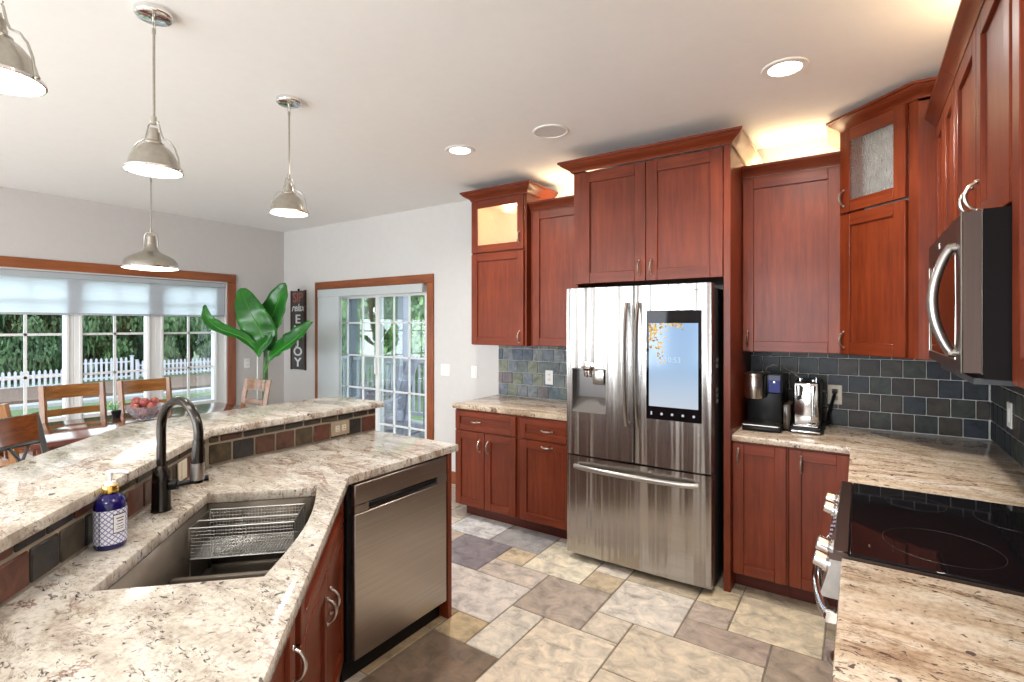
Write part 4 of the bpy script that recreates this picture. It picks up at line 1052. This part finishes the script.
mb = MB(); mb.tube([(-.132, 3.805, 1.13), (-.14, 3.79, 1.08), (-.165, 3.79, 1.0), (-.155, 3.76, .935), (-.185, 3.72, .935)], .006, 8); mb.tube([(-.132, 3.80, 1.12), (-.155, 3.80, 1.03), (-.17, 3.80, .95)], .009, 8); part('wire', mb, M_black, t, world=True)

# ------------------------------------------------------------------ range and microwave
RY0, RY1 = 1.684, 2.454
t = thing('range', 'slide-in electric range with black glass top and stainless front knobs', 'stove', (.27, 2.07, 0))
mb = MB(); mb.box(.0, .585, RY0, RY1, .03, .905); part('oven_body', mb, M_grey, t, world=True)
mb = MB(); mb.box(-.024, .588, RY0, RY1, .905, .926, .003); ct = part('cooktop', mb, M_blackg, t, world=True)
mb = MB(); mb.box(-.062, -.024, RY0, RY1, .905, .927, .004); mb.box(-.072, .585, RY0-.003, RY0, .90, .918); part('front_lip', mb, M_micro, t, world=True)
M_ring = plain('ring_print', (.030, .028, .028), .35)
for cx_, cy_, r_ in ((.19, 1.88, .135), (.16, 2.29, .085), (.44, 1.86, .08), (.43, 2.26, .12)):
    mb = MB(); mb.tube([(cx_+r_*math.cos(2*PI*k/64), cy_+r_*math.sin(2*PI*k/64), .9262) for k in range(64)], .0006, 4, closed=True); part('burner_ring', mb, M_ring, ct, world=True)
mb = MB(); mb.box(.02, .024, 1.765, 1.785, .926, .9265); part('power_mark', mb, M_nickel, ct, world=True)
KM = Matrix(((0, 0, 1, 0), (1, 0, 0, 0), (0, 1, 0, 0), (0, 0, 0, 1)))
# sloping control fascia: profile in (x,z), extruded along y
PM = Matrix(((1, 0, 0, 0), (0, 0, 1, 0), (0, 1, 0, 0), (0, 0, 0, 1)))
mb = MB(); mb.prism([(-.060, .915), (-.005, .915), (-.005, .79), (-.088, .79), (-.092, .80)], RY0+.002, RY1-.002, M=PM); part('control_panel', mb, M_handle, t, world=True)
nrm = Vector((-.115, 0, .032)).normalized()
mid = Vector((-.076, 0, .858))
mb = MB()
a0, a1 = Vector((-.0625, 0, .906)), Vector((-.0895, 0, .808)); e_ = nrm*.0015
mb.quad(a0+e_+Vector((0, 1.99, 0)), a0+e_+Vector((0, 2.21, 0)), a1+e_+Vector((0, 2.21, 0)), a1+e_+Vector((0, 1.99, 0))); part('touch_display', mb, M_blackg, t, world=True, recalc=False)
mb = MB(); r = random.Random(4)
for i in range(5):
    for j in range(3):
        p = a0.lerp(a1, .2+.3*j)+nrm*.0022+Vector((0, 2.01+i*.043, 0)); mb.box(p.x-.0008, p.x+.0008, p.y-.006, p.y+.006, p.z-.0018, p.z+.0018)
part('display_marks', mb, emis('panel_marks', (.6, .62, .75), .7), t, world=True)
for ky in (1.765, 1.885, 2.285, 2.405):
    c0 = mid+Vector((0, ky, 0)); mb = MB(); mb.tube([c0, c0+nrm*.010], .029, 24); mb.tube([c0+nrm*.010, c0+nrm*.036], [.024, .022], 24)
    mb.tube([c0+nrm*.036, c0+nrm*.039], [.022, .018], 24); part('knob', mb, M_chrome, t, world=True)
mb = MB(); mb.box(-.045, -.004, RY0+.004, RY1-.004, .22, .78, .006, seg=2); od = part('oven_door', mb, M_handle, t, world=True)
mb = MB(); mb.box(-.0475, -.040, RY0+.08, RY1-.08, .30, .66, .002); part('oven_window', mb, M_blackg, od, world=True)
mb = MB(); pts = [(-.072-.048*math.sin(PI*k/14)**.7, RY0+.03+(RY1-RY0-.06)*k/14, .725) for k in range(15)]; mb.tube(pts, .016, 12)
for y in (RY0+.04, RY1-.04): mb.box(-.085, -.040, y-.016, y+.016, .705, .745, .005)
part('handle', mb, M_chrome, od, world=True)
mb = MB(); mb.box(-.055, -.008, RY0+.004, RY1-.004, .06, .212, .005, seg=2); part('warming_drawer', mb, M_handle, t, world=True)
mb = MB(); mb.box(.02, .55, RY0+.02, RY1-.02, 0, .05); part('plinth', mb, M_black, t, world=True)

t = thing('microwave', 'over-the-range microwave with bronze steel face and curved handle', 'microwave', (.40, 2.07, 1.40))
MY0, MY1, MZ0, MZ1 = 1.70, 2.448, 1.418, 1.838
mb = MB(); mb.prism([(.252, MZ0), (XW-.008, MZ0-.015), (XW-.008, MZ1), (.252, MZ1)], MY0, MY1, M=PM); part('case', mb, M_case, t, world=True)
mb = MB(); a_ = MY0+.10; mb.box(.212, .250, MY0, a_, MZ0+.012, MZ1-.002, .002); mb.box(.212, .250, a_, MY1, MZ1-.075, MZ1-.002); mb.box(.212, .250, a_, MY1, MZ0+.012, MZ0+.04); mb.box(.212, .250, MY1-.04, MY1, MZ0+.04, MZ1-.075)
dm = part('door', mb, M_micro, t, world=True)
mb = MB(); mb.box(.2135, .248, MY0+.101, MY1-.041, MZ0+.041, MZ1-.076); part('door_window', mb, M_blackg, dm, world=True)
mb = MB(); z0_, z1_ = MZ0+.042, MZ1-.080
mb.tube([(.2115, MY0+.105, z0_), (.2115, MY1-.03, z0_), (.2115, MY1-.03, z1_), (.2115, MY0+.105, z1_)], .0018, 4, closed=True)
mb.tube([(.2115, MY0+.002, MZ0+.012), (.2115, MY0+.002, MZ1-.002)], .002, 4); mb.tube([(.250, MY0+.001, MZ0+.012), (.250, MY0+.001, MZ1-.002)], .0015, 4)
part('bright_trim', mb, M_nickel, dm, world=True)
mb = MB(); pts = []
for k in range(15):
    q = k/14; pts.append((.203-.040*math.sin(PI*q)**.8, MY0+.10, 1.475+.285*q))
mb.tube(pts, .0125, 12)
for z in (1.478, 1.757): mb.tube([(.215, MY0+.10, z), (.195, MY0+.10, z)], .013, 10)
part('handle', mb, M_handle, dm, world=True)
TM = Matrix(((0, 0, -1, 0), (-1, 0, 0, 0), (0, 1, 0, 0), (0, 0, 0, 1)))
mb = MB(); text_mb(mb, 'LG', .026, Matrix.Translation((.2108, 2.13, MZ1-.035)) @ TM, .0006); part('logo', mb, M_white, t, world=True)
mb = MB(); mb.box(.24, .56, MY0+.05, MY1-.05, MZ0-.018, MZ0-.002); part('vent_grille', mb, M_grey, t, world=True)

# ------------------------------------------------------------------ ceiling fixtures
def can(label, x, y, vis=True, w=CAN_W):
    t = thing('recessed_light', label, 'ceiling light', (x, y, ZC), group='recessed ceiling lights')
    mb = MB(); mb.lathe([(.070, -.001), (.072, -.006), (.098, -.006), (.102, -.001), (.102, 0)], 36); part('trim_ring', mb, M_white, t)
    mb = MB(); mb.lathe([(0, -.003), (.071, -.003)], 36); part('lens', mb, M_canw, t, recalc=False)
    lamp('recessed_lamp', 'AREA', (x, y, ZC-.02), (0, 0, 0), w, WARM, shape='DISK', size=.13, spread=math.radians(150))
can('round recessed light in the ceiling above the right cabinets', -.291, 2.71)
can('round recessed light in the ceiling in front of the lit left cabinet', -2.275, 2.727)
for x, y, w_ in ((-.35, 1.0, 13), (-2.2, -1.0, 14), (-.3, -1.3, 16), (-3.6, -1.4, 16), (-5.2, -1.0, 16)): can('round recessed light in the ceiling behind the viewer', x, y, w=w_)
t = thing('ceiling_speaker', 'flat round white speaker flush in the ceiling', 'speaker', (-1.586, 2.776, ZC))
mb = MB(); mb.lathe([(0, -.004), (.095, -.004)], 40); part('grille', mb, plain('speaker_mesh', (.62, .61, .60), .8), t, recalc=False)
mb = MB(); mb.lathe([(.094, -.002), (.096, -.008), (.108, -.007), (.112, 0)], 40); part('rim', mb, M_white, t)
def pendant(label, x, y, zb, r, yoke=True, ceilx=True, group='brushed nickel pendants over the bar'):
    t = thing('pendant_light', label, 'pendant light', (x, y, zb), group=group)
    k = r/.093; mb = MB()
    if yoke:
        prof = [(.092, .006), (.089, .010), (.083, .024), (.076, .050), (.064, .074), (.048, .092), (.034, .101), (.034, .108), (.027, .112), (.024, .118), (.024, .126), (.022, .128), (.020, .150), (.015, .152), (.013, .165), (0, .165)]
        mb.lathe([(a*k, b*k) for a, b in prof], 40)
    else:
        prof = [(.200, .010), (.198, .028), (.192, .050), (.170, .078), (.130, .100), (.090, .116), (.062, .134), (.048, .156), (.040, .175), (.040, .182), (.036, .185), (.032, .25), (.026, .256), (0, .258)]
        mb.lathe([(a*r/.2, b) for a, b in prof], 48)
    part('shade', mb, M_nickel, t)
    mb = MB()
    if yoke: mb.lathe([(.0925*k, 0), (.097*k, .001*k), (.097*k, .008*k), (.0925*k, .009*k), (.0925*k, 0)], 40)
    else: mb.lathe([(r, 0), (r+.008, .003), (r+.008, .012), (r, .014), (r, 0)], 48)
    part('rim', mb, M_chrome, t)
    mb = MB(); rr = .0915*k if yoke else r*.985; mb.lathe([(0, -.012 if not yoke else -.008), (rr*.5, -.010 if not yoke else -.006), (rr*.9, -.002), (rr, .004)], 40); part('diffuser', mb, M_lampw, t, recalc=False)
    ztop = .19*k if yoke else .285
    ax = Vector((math.cos(math.radians(34)), math.sin(math.radians(34)), 0)) if yoke else Vector((.83, .56, 0))
    mb = MB()
    if yoke:
        for s_ in (-1, 1):
            pr = [(.0, .192), (.012, .190), (.020, .180), (.030, .140), (.038, .124), (.062, .113), (.080, .090), (.093, .055), (.100, .006)]
            mb.tube([ax*(a*k*s_)+Vector((0, 0, b*k)) for a, b in pr], .0030*k, 8); mb.sphere(ax*(.104*k*s_)+Vector((0, 0, .004*k)), .0065*k, 10)
        mb.tube([ax*.020*k+Vector((0, 0, .19*k)), ax*-.020*k+Vector((0, 0, .19*k))], .003*k, 6)
    else:
        for s_ in (-1, 1):
            pr = [(.0, .284), (.03, .282), (.05, .262), (.054, .20), (.05, .165)]
            mb.tube([ax*(a*s_)+Vector((0, 0, b)) for a, b in pr], .0045, 8)
    part('yoke', mb, M_nickel, t)
    mb = MB(); L = ZC-zb
    mb.tube([(0, 0, ztop-.01), (0, 0, ztop+.02)], .009, 10); mb.tube([(0, 0, ztop), (0, 0, L-.075)], .0048, 8); mb.tube([(0, 0, L-.085), (0, 0, L-.065)], .007, 8); part('rod', mb, M_nickel, t)
    mb = MB(); mb.tube([Vector((.011*math.cos(a), 0, L-.050+.017*math.sin(a))) for a in [2*PI*q/16 for q in range(16)]], .0026, 6, closed=True); mb.tube([(0, 0, L-.034), (0, 0, L-.01)], .006, 8); part('loop', mb, M_nickel, t)
    mb = MB(); mb.lathe([(0, L-.027), (.054, L-.027), (.061, L-.024), (.0645, L-.018), (.0645, L-.0005)], 36); part('canopy', mb, M_chrome, t)
    lamp('pendant_lamp', 'AREA', (x, y, zb-.03), (0, 0, 0), PEND_W if yoke else PEND_W*3, WARM, shape='DISK', size=r*1.7, spread=math.radians(170))
pendant('brushed nickel pendant over the bar, cut off by the left frame edge', -1.754, .334, 2.152, .093)
pendant('brushed nickel pendant over the bar, middle of the three small ones', -2.245, .866, 2.141, .093)
pendant('brushed nickel pendant over the bar, farthest of the three small ones', -2.522, 1.607, 2.146, .093)
pendant('wide domed nickel pendant hanging over the dining table', -4.59, 1.75, 1.995, .184, yoke=False, group='dining pendant')
# light strips lying on the cabinet tops
for (lab, x, y, z, w, rz_) in (('warm light strip lying on top of the cabinet above the coffee machines', -.36, 3.72, 2.487, .42, 0), ('warm light strip on top of the cabinet left of the fridge', -1.93, 3.72, 2.477, .45, 0), ('warm light strip on top of the cabinet above the microwave', .50, 2.15, 2.514, .8, PI/2), ('warm light strip on top of the nearest right wall cabinet', .50, 1.20, 2.514, .8, PI/2)):
    t = thing('light_strip', lab, 'light strip', (x, y, z), rz_)
    mb = MB(); mb.box(-w/2, w/2, -.02, .02, 0, .010, .002); part('channel', mb, M_white, t)
    mb = MB(); mb.box(-w/2+.005, w/2-.005, -.008, .008, .010, .014, .001); part('diffuser', mb, M_strip, t)
    lamp('strip_lamp', 'AREA', (x, y, z+.02), (PI, 0, rz_), 3.2 if rz_ == 0 else 9, (1, .74, .42), shape='RECTANGLE', size=w, size_y=.02)

# ------------------------------------------------------------------ dining area
def dining_chair(label, loc, rz, H=1.04, w=.45):
    """local: seat front towards +y, backrest at -y"""
    t = thing('dining_chair', label, 'chair', loc, rz, group='wooden dining chairs')
    for s_ in (-1, 1):
        mb = MB(); x = s_*(w/2-.02)
        mb.tube([(x, -.19, 0), (x, -.20, .45), (x, -.235, .80), (x, -.275, H)], .024, 4, flat=(1.1, 1.1)); part('rear_leg', mb, M_chair, t)
        mb = MB(); mb.box(x-.02, x+.02, .17, .21, 0, .43, .003); part('front_leg', mb, M_chair, t)
        mb = MB(); mb.box(x-.01, x+.01, -.19, .18, .18, .21, .003); part('stretcher', mb, M_chair, t)
    mb = MB(); mb.box(-w/2-.01, w/2+.01, -.20, .23, .43, .465, .012, seg=2); part('seat', mb, M_chair, t)
    mb = MB(); mb.box(-w/2+.03, w/2-.03, -.19, .2, .375, .43, .002); part('seat_frame', mb, M_chair, t)
    def rail(z0, z1, nm):
        P = []
        for z, yo in ((z0, 0), (z1, 0)):
            P.append(z)
        mb = MB(); n = 8
        def yc(x, z): return -.20-.075*max(0, (z-.45)/(H-.45))**1.2 - .028*(1-(2*x/(w-.06))**2)
        for off in (0,):
            F = [[Vector((-(w/2-.03)+(w-.06)*i/n, yc(-(w/2-.03)+(w-.06)*i/n, z)+.010, z)) for i in range(n+1)] for z in (z0, z1)]
            Bk = [[Vector((-(w/2-.03)+(w-.06)*i/n, yc(-(w/2-.03)+(w-.06)*i/n, z)-.012, z)) for i in range(n+1)] for z in (z0, z1)]
            mb.grid(F); mb.grid(Bk); mb.grid([F[0], Bk[0]]); mb.grid([F[1], Bk[1]])
        part(nm, mb, M_chairx, t)
    rail(H-.115, H-.005, 'top_rail'); rail(H-.26, H-.205, 'lower_rail'); rail(.60, .65, 'lower_rail')
    return t
dining_chair('wooden dining chair at the window side, left of the fruit bowl', (-5.42, 1.575, 0), -PI/2, 1.040, .45)
dining_chair('wooden dining chair at the window side, behind the fruit bowl', (-5.30, 2.075, 0), -PI/2, 1.045, .43)
dining_chair('wooden dining chair at the far table end, in front of the banana plant', (-5.08, 2.62+.0, 0), PI, 1.005, .44)
dining_chair('wooden dining chair at the near table end, partly cut off at the left edge', (-4.86, 1.20, 0), 0, 1.035, .46)
t = thing('dining_table', 'glossy dark wood dining table beside the windows', 'table', (-5.0, 1.86, 0))
mb = MB(); mb.prism([(-5.47, 1.03), (-4.53, 1.03), (-4.53, 2.70), (-5.47, 2.70)], .728, .762, bev=.006); part('tabletop', mb, M_table, t, world=True)
mb = MB(); mb.box(-5.40, -4.60, 1.10, 1.12, .64, .728); mb.box(-5.40, -4.60, 2.61, 2.63, .64, .728); mb.box(-5.40, -5.38, 1.12, 2.61, .64, .728); mb.box(-4.62, -4.60, 1.12, 2.61, .64, .728); part('apron', mb, M_table, t, world=True)
for x in (-5.39, -4.61):
    for y in (1.11, 2.62): mb = MB(); mb.box(x-.04, x+.04, y-.04, y+.04, 0, .728, .005); part('leg', mb, M_table, t, world=True)
# fruit bowl and apples
bc = (-4.95, 1.845)
mg, nt, b = newmat('cut_glass'); b.inputs['Base Color'].default_value = (.95, .93, .95, 1); b.inputs['Transmission Weight'].default_value = .85; b.inputs['Roughness'].default_value = .08
wv = nt.nodes.new('ShaderNodeTexVoronoi'); wv.inputs['Scale'].default_value = 45; nt.links.new(coords(nt), wv.inputs['Vector']); bump(nt, b, wv.outputs['Distance'], 1.0, .006)
t = thing('fruit_bowl', 'cut-glass bowl filled with red apples on the dining table', 'bowl', (bc[0], bc[1], .762))
mb = MB(); mb.lathe([(0, .002), (.055, .001), (.062, .006), (.060, .014), (.085, .035), (.118, .075), (.140, .118), (.143, .124), (.139, .124), (.112, .080), (.078, .040), (.050, .020), (0, .017)], 40); part('glass_bowl', mb, mg, t)
mA, nt, b = newmat('apple_skin'); f_ = noise(nt, coords(nt, (9, 9, 3)), 2, 4); r_ = ramp(nt, [(.35, (.17, .016, .018)), (.55, (.25, .04, .035)), (.72, (.36, .20, .09))]); nt.links.new(f_, r_.inputs[0]); nt.links.new(r_.outputs[0], b.inputs['Base Color']); b.inputs['Roughness'].default_value = .3
ap = thing('apple', 'red apple in the cut-glass fruit bowl', 'apple', (0, 0, 0), group='apples in the fruit bowl')
mb = MB(); mb.lathe([(0, -.026), (.010, -.032), (.022, -.030), (.034, -.012), (.038, .006), (.034, .024), (.022, .034), (.010, .033), (.004, .026), (0, .022)], 20); part('flesh', mb, mA, ap)
mb = MB(); mb.tube([(0, 0, .022), (.003, 0, .046)], .0018, 6); part('stem', mb, M_bark, ap)
pos = [(-.045, -.02, .062), (.04, -.035, .062), (.0, .05, .062), (-.075, .03, .112), (.0, -.075, .112), (.075, .02, .112), (.0, .0, .122), (-.05, -.045, .150), (.03, .055, .148), (.045, -.02, .150)]
for i, (x, y, z) in enumerate(pos):
    o = ap if i == 0 else copy_tree(ap)
    o.location = (bc[0]+x, bc[1]+y, .762+z); o.rotation_euler = (random.uniform(-.7, .7), random.uniform(-.7, .7), random.uniform(0, 6))
# small flower pot
t = thing('flower_pot', 'small dark pot of white flowers on the dining table by the window', 'potted plant', (-5.30, 1.76, .762))
mb = MB(); mb.lathe([(0, 0), (.028, 0), (.036, .05), (.038, .055), (.033, .056), (.030, .045), (0, .045)], 20); part('pot', mb, M_black, t)
mb = MB(); r = random.Random(3)
for k in range(26):
    a = r.uniform(0, 6.28); q = r.uniform(.01, .06); p = Vector((q*math.cos(a), q*math.sin(a)-.015, .07+r.uniform(0, .06)))
    mb.tube([(0, 0, .045), p], .0012, 4, caps=False); u = Vector((r.gauss(0, 1), r.gauss(0, 1), .5)).normalized()*.012; v = u.cross(Vector((0, 0, 1))).normalized()*.008; mb.quad(p-u, p-v, p+u, p+v)
part('leaves', mb, M_midrib, t, recalc=False)
mb = MB()
for k in range(9):
    a = r.uniform(0, 6.28); q = r.uniform(.01, .055); mb.sphere((q*math.cos(a), q*math.sin(a)-.015, .10+r.uniform(0, .04)), .008, 6, (1, 1, .6))
part('flowers', mb, plain('petal', (.85, .82, .60), .6), t)

# bar stool with metal frame
t = thing('bar_stool', 'metal-framed bar stool with a curved glossy wood backrest behind the bar', 'bar stool', (-3.22, .84, 0), math.radians(-45))
# local +y -> world (sin45,cos45) = toward the bar ; local x -> world (.707,-.707)
M_iron = plain('grey_iron', (.085, .082, .078), .45, .7)
w = .42
for s_ in (-1, 1):
    mb = MB(); x = s_*w/2
    mb.tube([(x*1.1, -.20, 0), (x, -.17, .70), (x, -.19, .90), (x, -.235, 1.10)], .014, 4, flat=(1.2, 1.2)); part('rear_leg', mb, M_iron, t)
    mb = MB(); mb.tube([(x*1.1, .20, 0), (x, .17, .72)], .014, 4, flat=(1.2, 1.2)); part('front_leg', mb, M_iron, t)
    mb = MB(); mb.tube([(x*1.07, -.195, .25), (x*1.07, .19, .25)], .010, 6); part('foot_rail', mb, M_iron, t)
for y in (-.195, .19): mb = MB(); mb.tube([(-w/2*1.07, y, .25), (w/2*1.07, y, .25)], .010, 6); part('foot_rail', mb, M_iron, t)
mb = MB(); mb.box(-.22, .22, -.19, .20, .715, .755, .015, seg=2); part('seat', mb, M_stoolw, t)
mb = MB(); n = 10
def sy(x, z): return -.20-.035*((z-.9)/.2)-.055*(1-(2*x/w)**2)
xs = [-w/2+w*i/n for i in range(n+1)]
F = [[Vector((x, sy(x, z)+.014, z)) for x in xs] for z in (.965, 1.03, 1.095)]; Bk = [[Vector((x, sy(x, z)-.012, z)) for x in xs] for z in (.965, 1.03, 1.095)]
mb.grid(F); mb.grid(Bk); mb.grid([F[0], Bk[0]]); mb.grid([F[2], Bk[2]]); part('backrest', mb, M_stoolw, t)
mb = MB(); mb.tube([(x, sy(x, .95), .952) for x in xs], .012, 6); part('back_rail', mb, M_iron, t)
mb = MB(); mb.tube([(-.17, -.235, .95), (.0, -.21, .74)], .008, 6); mb.tube([(.17, -.235, .95), (0, -.21, .74)], .008, 6); mb.tube([(-.17, -.20, .76), (-.05, -.245, .95)], .008, 6); mb.tube([(.17, -.20, .76), (.05, -.245, .95)], .008, 6); part('back_struts', mb, M_iron, t)

# banana plant
px, py = -5.42, 3.16
t = thing('banana_plant', 'tall potted banana plant with broad glossy leaves in the room corner', 'plant', (px, py, 0))
mb = MB(); mb.lathe([(0, 0), (.13, 0), (.17, .30), (.18, .33), (.165, .33), (.155, .29), (0, .29)], 32); part('pot', mb, plain('clay_pot', (.45, .42, .38), .6, var=.1), t)
mb = MB(); mb.lathe([(0, .295), (.155, .292)], 24); part('soil', mb, M_mulch, t)
mb = MB(); mb.tube([(0, 0, .28), (.01, .0, .7), (.0, .01, 1.0), (.02, .0, 1.30)], [.045, .032, .026, .020], 12); part('stem', mb, M_stem, t)
Rv = Vector((.828, .560, 0)); Fv = Vector((-.560, .828, 0)); PXM = 91.0
def P3(u, v, d=0.0):   # sprig shape given as offsets (right, up, away) in metres about the stem top
    return Rv*((u-266)/PXM) + Fv*d + Vector((0, 0, 1.55-(v-325.5)/PXM))
def leaf(pts, W, fold=.25, wave=.012, face=(0, -1), peak=.45, petiole=.0):
    pts = [Vector(p) for p in pts]; n = 26
    def cr(u):
        m_ = len(pts)-1; i = min(int(u*m_), m_-1); f = u*m_-i
        p0 = pts[max(i-1, 0)]; p1 = pts[i]; p2 = pts[i+1]; p3 = pts[min(i+2, m_)]
        return .5*((2*p1)+(-p0+p2)*f+(2*p0-5*p1+4*p2-p3)*f*f+(-p0+3*p1-3*p2+p3)*f**3)
    C_ = [cr(i/n) for i in range(n+1)]
    fn = (Fv*face[1] + Rv*face[0]).normalized() if not isinstance(face, Vector) else face
    mb = MB(); rows = []
    for i, c in enumerate(C_):
        u = i/n; tg = (C_[min(i+1, n)]-C_[max(i-1, 0)]).normalized(); sd = tg.cross(fn).normalized(); nn = sd.cross(tg).normalized()
        uu = max(0, (u-petiole)/(1-petiole)); w_ = W*(math.sin(PI*uu**(math.log(.5)/math.log(peak)))**.62 if 0 < uu < 1 else 0)
        row = []
        for k in range(-4, 5):
            q = k/4; row.append(c + sd*(q*w_) + nn*(abs(q)**1.3*w_*fold + wave*math.sin(u*38+k*1.0)*abs(q)))
        rows.append(row)
    mb.grid(rows)
    lf = part('leaf', mb, M_leaf, t, recalc=False, sol=.0015)
    mb = MB(); mb.tube(C_, [.011*(1-i/n)+.0015 for i in range(n+1)], 6); part('midrib', mb, M_midrib, lf)
leaf([P3(266, 352, 0), P3(264, 336, 0), P3(254, 312, -.05), P3(240, 288, .04)], .175, .12, .008, (0.1, -1), .45)
leaf([P3(267, 352, .02), P3(265, 334, .06), P3(272, 308, .12), P3(282, 282, .12)], .165, .22, .008, (-.25, -1), .50)
leaf([P3(262, 352, -.03), P3(250, 338, -.10), P3(230, 329, -.16), P3(217, 319, -.14), P3(213, 305, -.12)], .070, .35, .008, Vector((.30, -.55, .75)), .45)
leaf([P3(268, 372, -.03), P3(275, 359, -.08), P3(288, 349, -.14), P3(304, 338, -.18), P3(321, 322, -.20)], .11, .40, .010, Vector((.35, -.75, .6)), .55, .18)
leaf([P3(262, 356, -.05), P3(268, 347, -.12), P3(276, 340, -.16), P3(281, 332, -.17)], .07, .5, .006, (-.3, -1), .45)
leaf([P3(266, 350, .05), P3(272, 345, .14), P3(284, 338, .22), P3(292, 341, .28)], .05, .4, .006, Vector((0, -.3, 1)), .45)
mb = MB(); mb.tube([tuple(P3(257.5, 344, .03)), tuple(P3(257.5, 420, .03))[:2]+(.30,)], .006, 6); part('white_stake', mb, M_white, t)

# wooden wall sign
t = thing('wall_sign', 'tall narrow dark wooden sign with white lettering beside the sliding door', 'sign', (-5.835, YB-.002, 1.0))
M_sign = wood('sign_boards', (.05, .045, .045), (.13, .12, .12), 'Z', .7, 0)
mb = MB(); mb.box(-.135, .135, -.020, 0, 0, .985, .003); part('board', mb, M_sign, t)
mb = MB(); mb.box(.135, .150, -.028, 0, -.005, .99, .002); mb.box(-.150, -.135, -.028, 0, -.005, .99, .002); part('edge_strip', mb, plain('sign_edge', (.06, .03, .022), .6, var=.2), t)
mb = MB(); mb.tube([(0, -.01, .98), (0, -.01, 1.01)], .012, 8); part('hanger', mb, M_black, t)
def sgn(txt, z, size, col, nm, shear=0.0, wide=1.0):
    mb = MB(); text_mb(mb, txt, size, Matrix.Translation((0, -.0215, z)) @ TX @ Matrix.Diagonal((wide, 1, 1, 1)), .0012, shear); part('lettering', mb, col, t)
M_chalk = plain('sign_white', (.72, .74, .74), .8); M_rust = plain('sign_rust', (.36, .13, .09), .8)
sgn('SIP', .895, .17, M_rust, ''); sgn('relax', .77, .130, M_chalk, '', .35)
for ch, z in zip('ENJOY', (.625, .49, .355, .22, .085)): sgn(ch, z, .155, M_chalk, '', 0, 1.5)
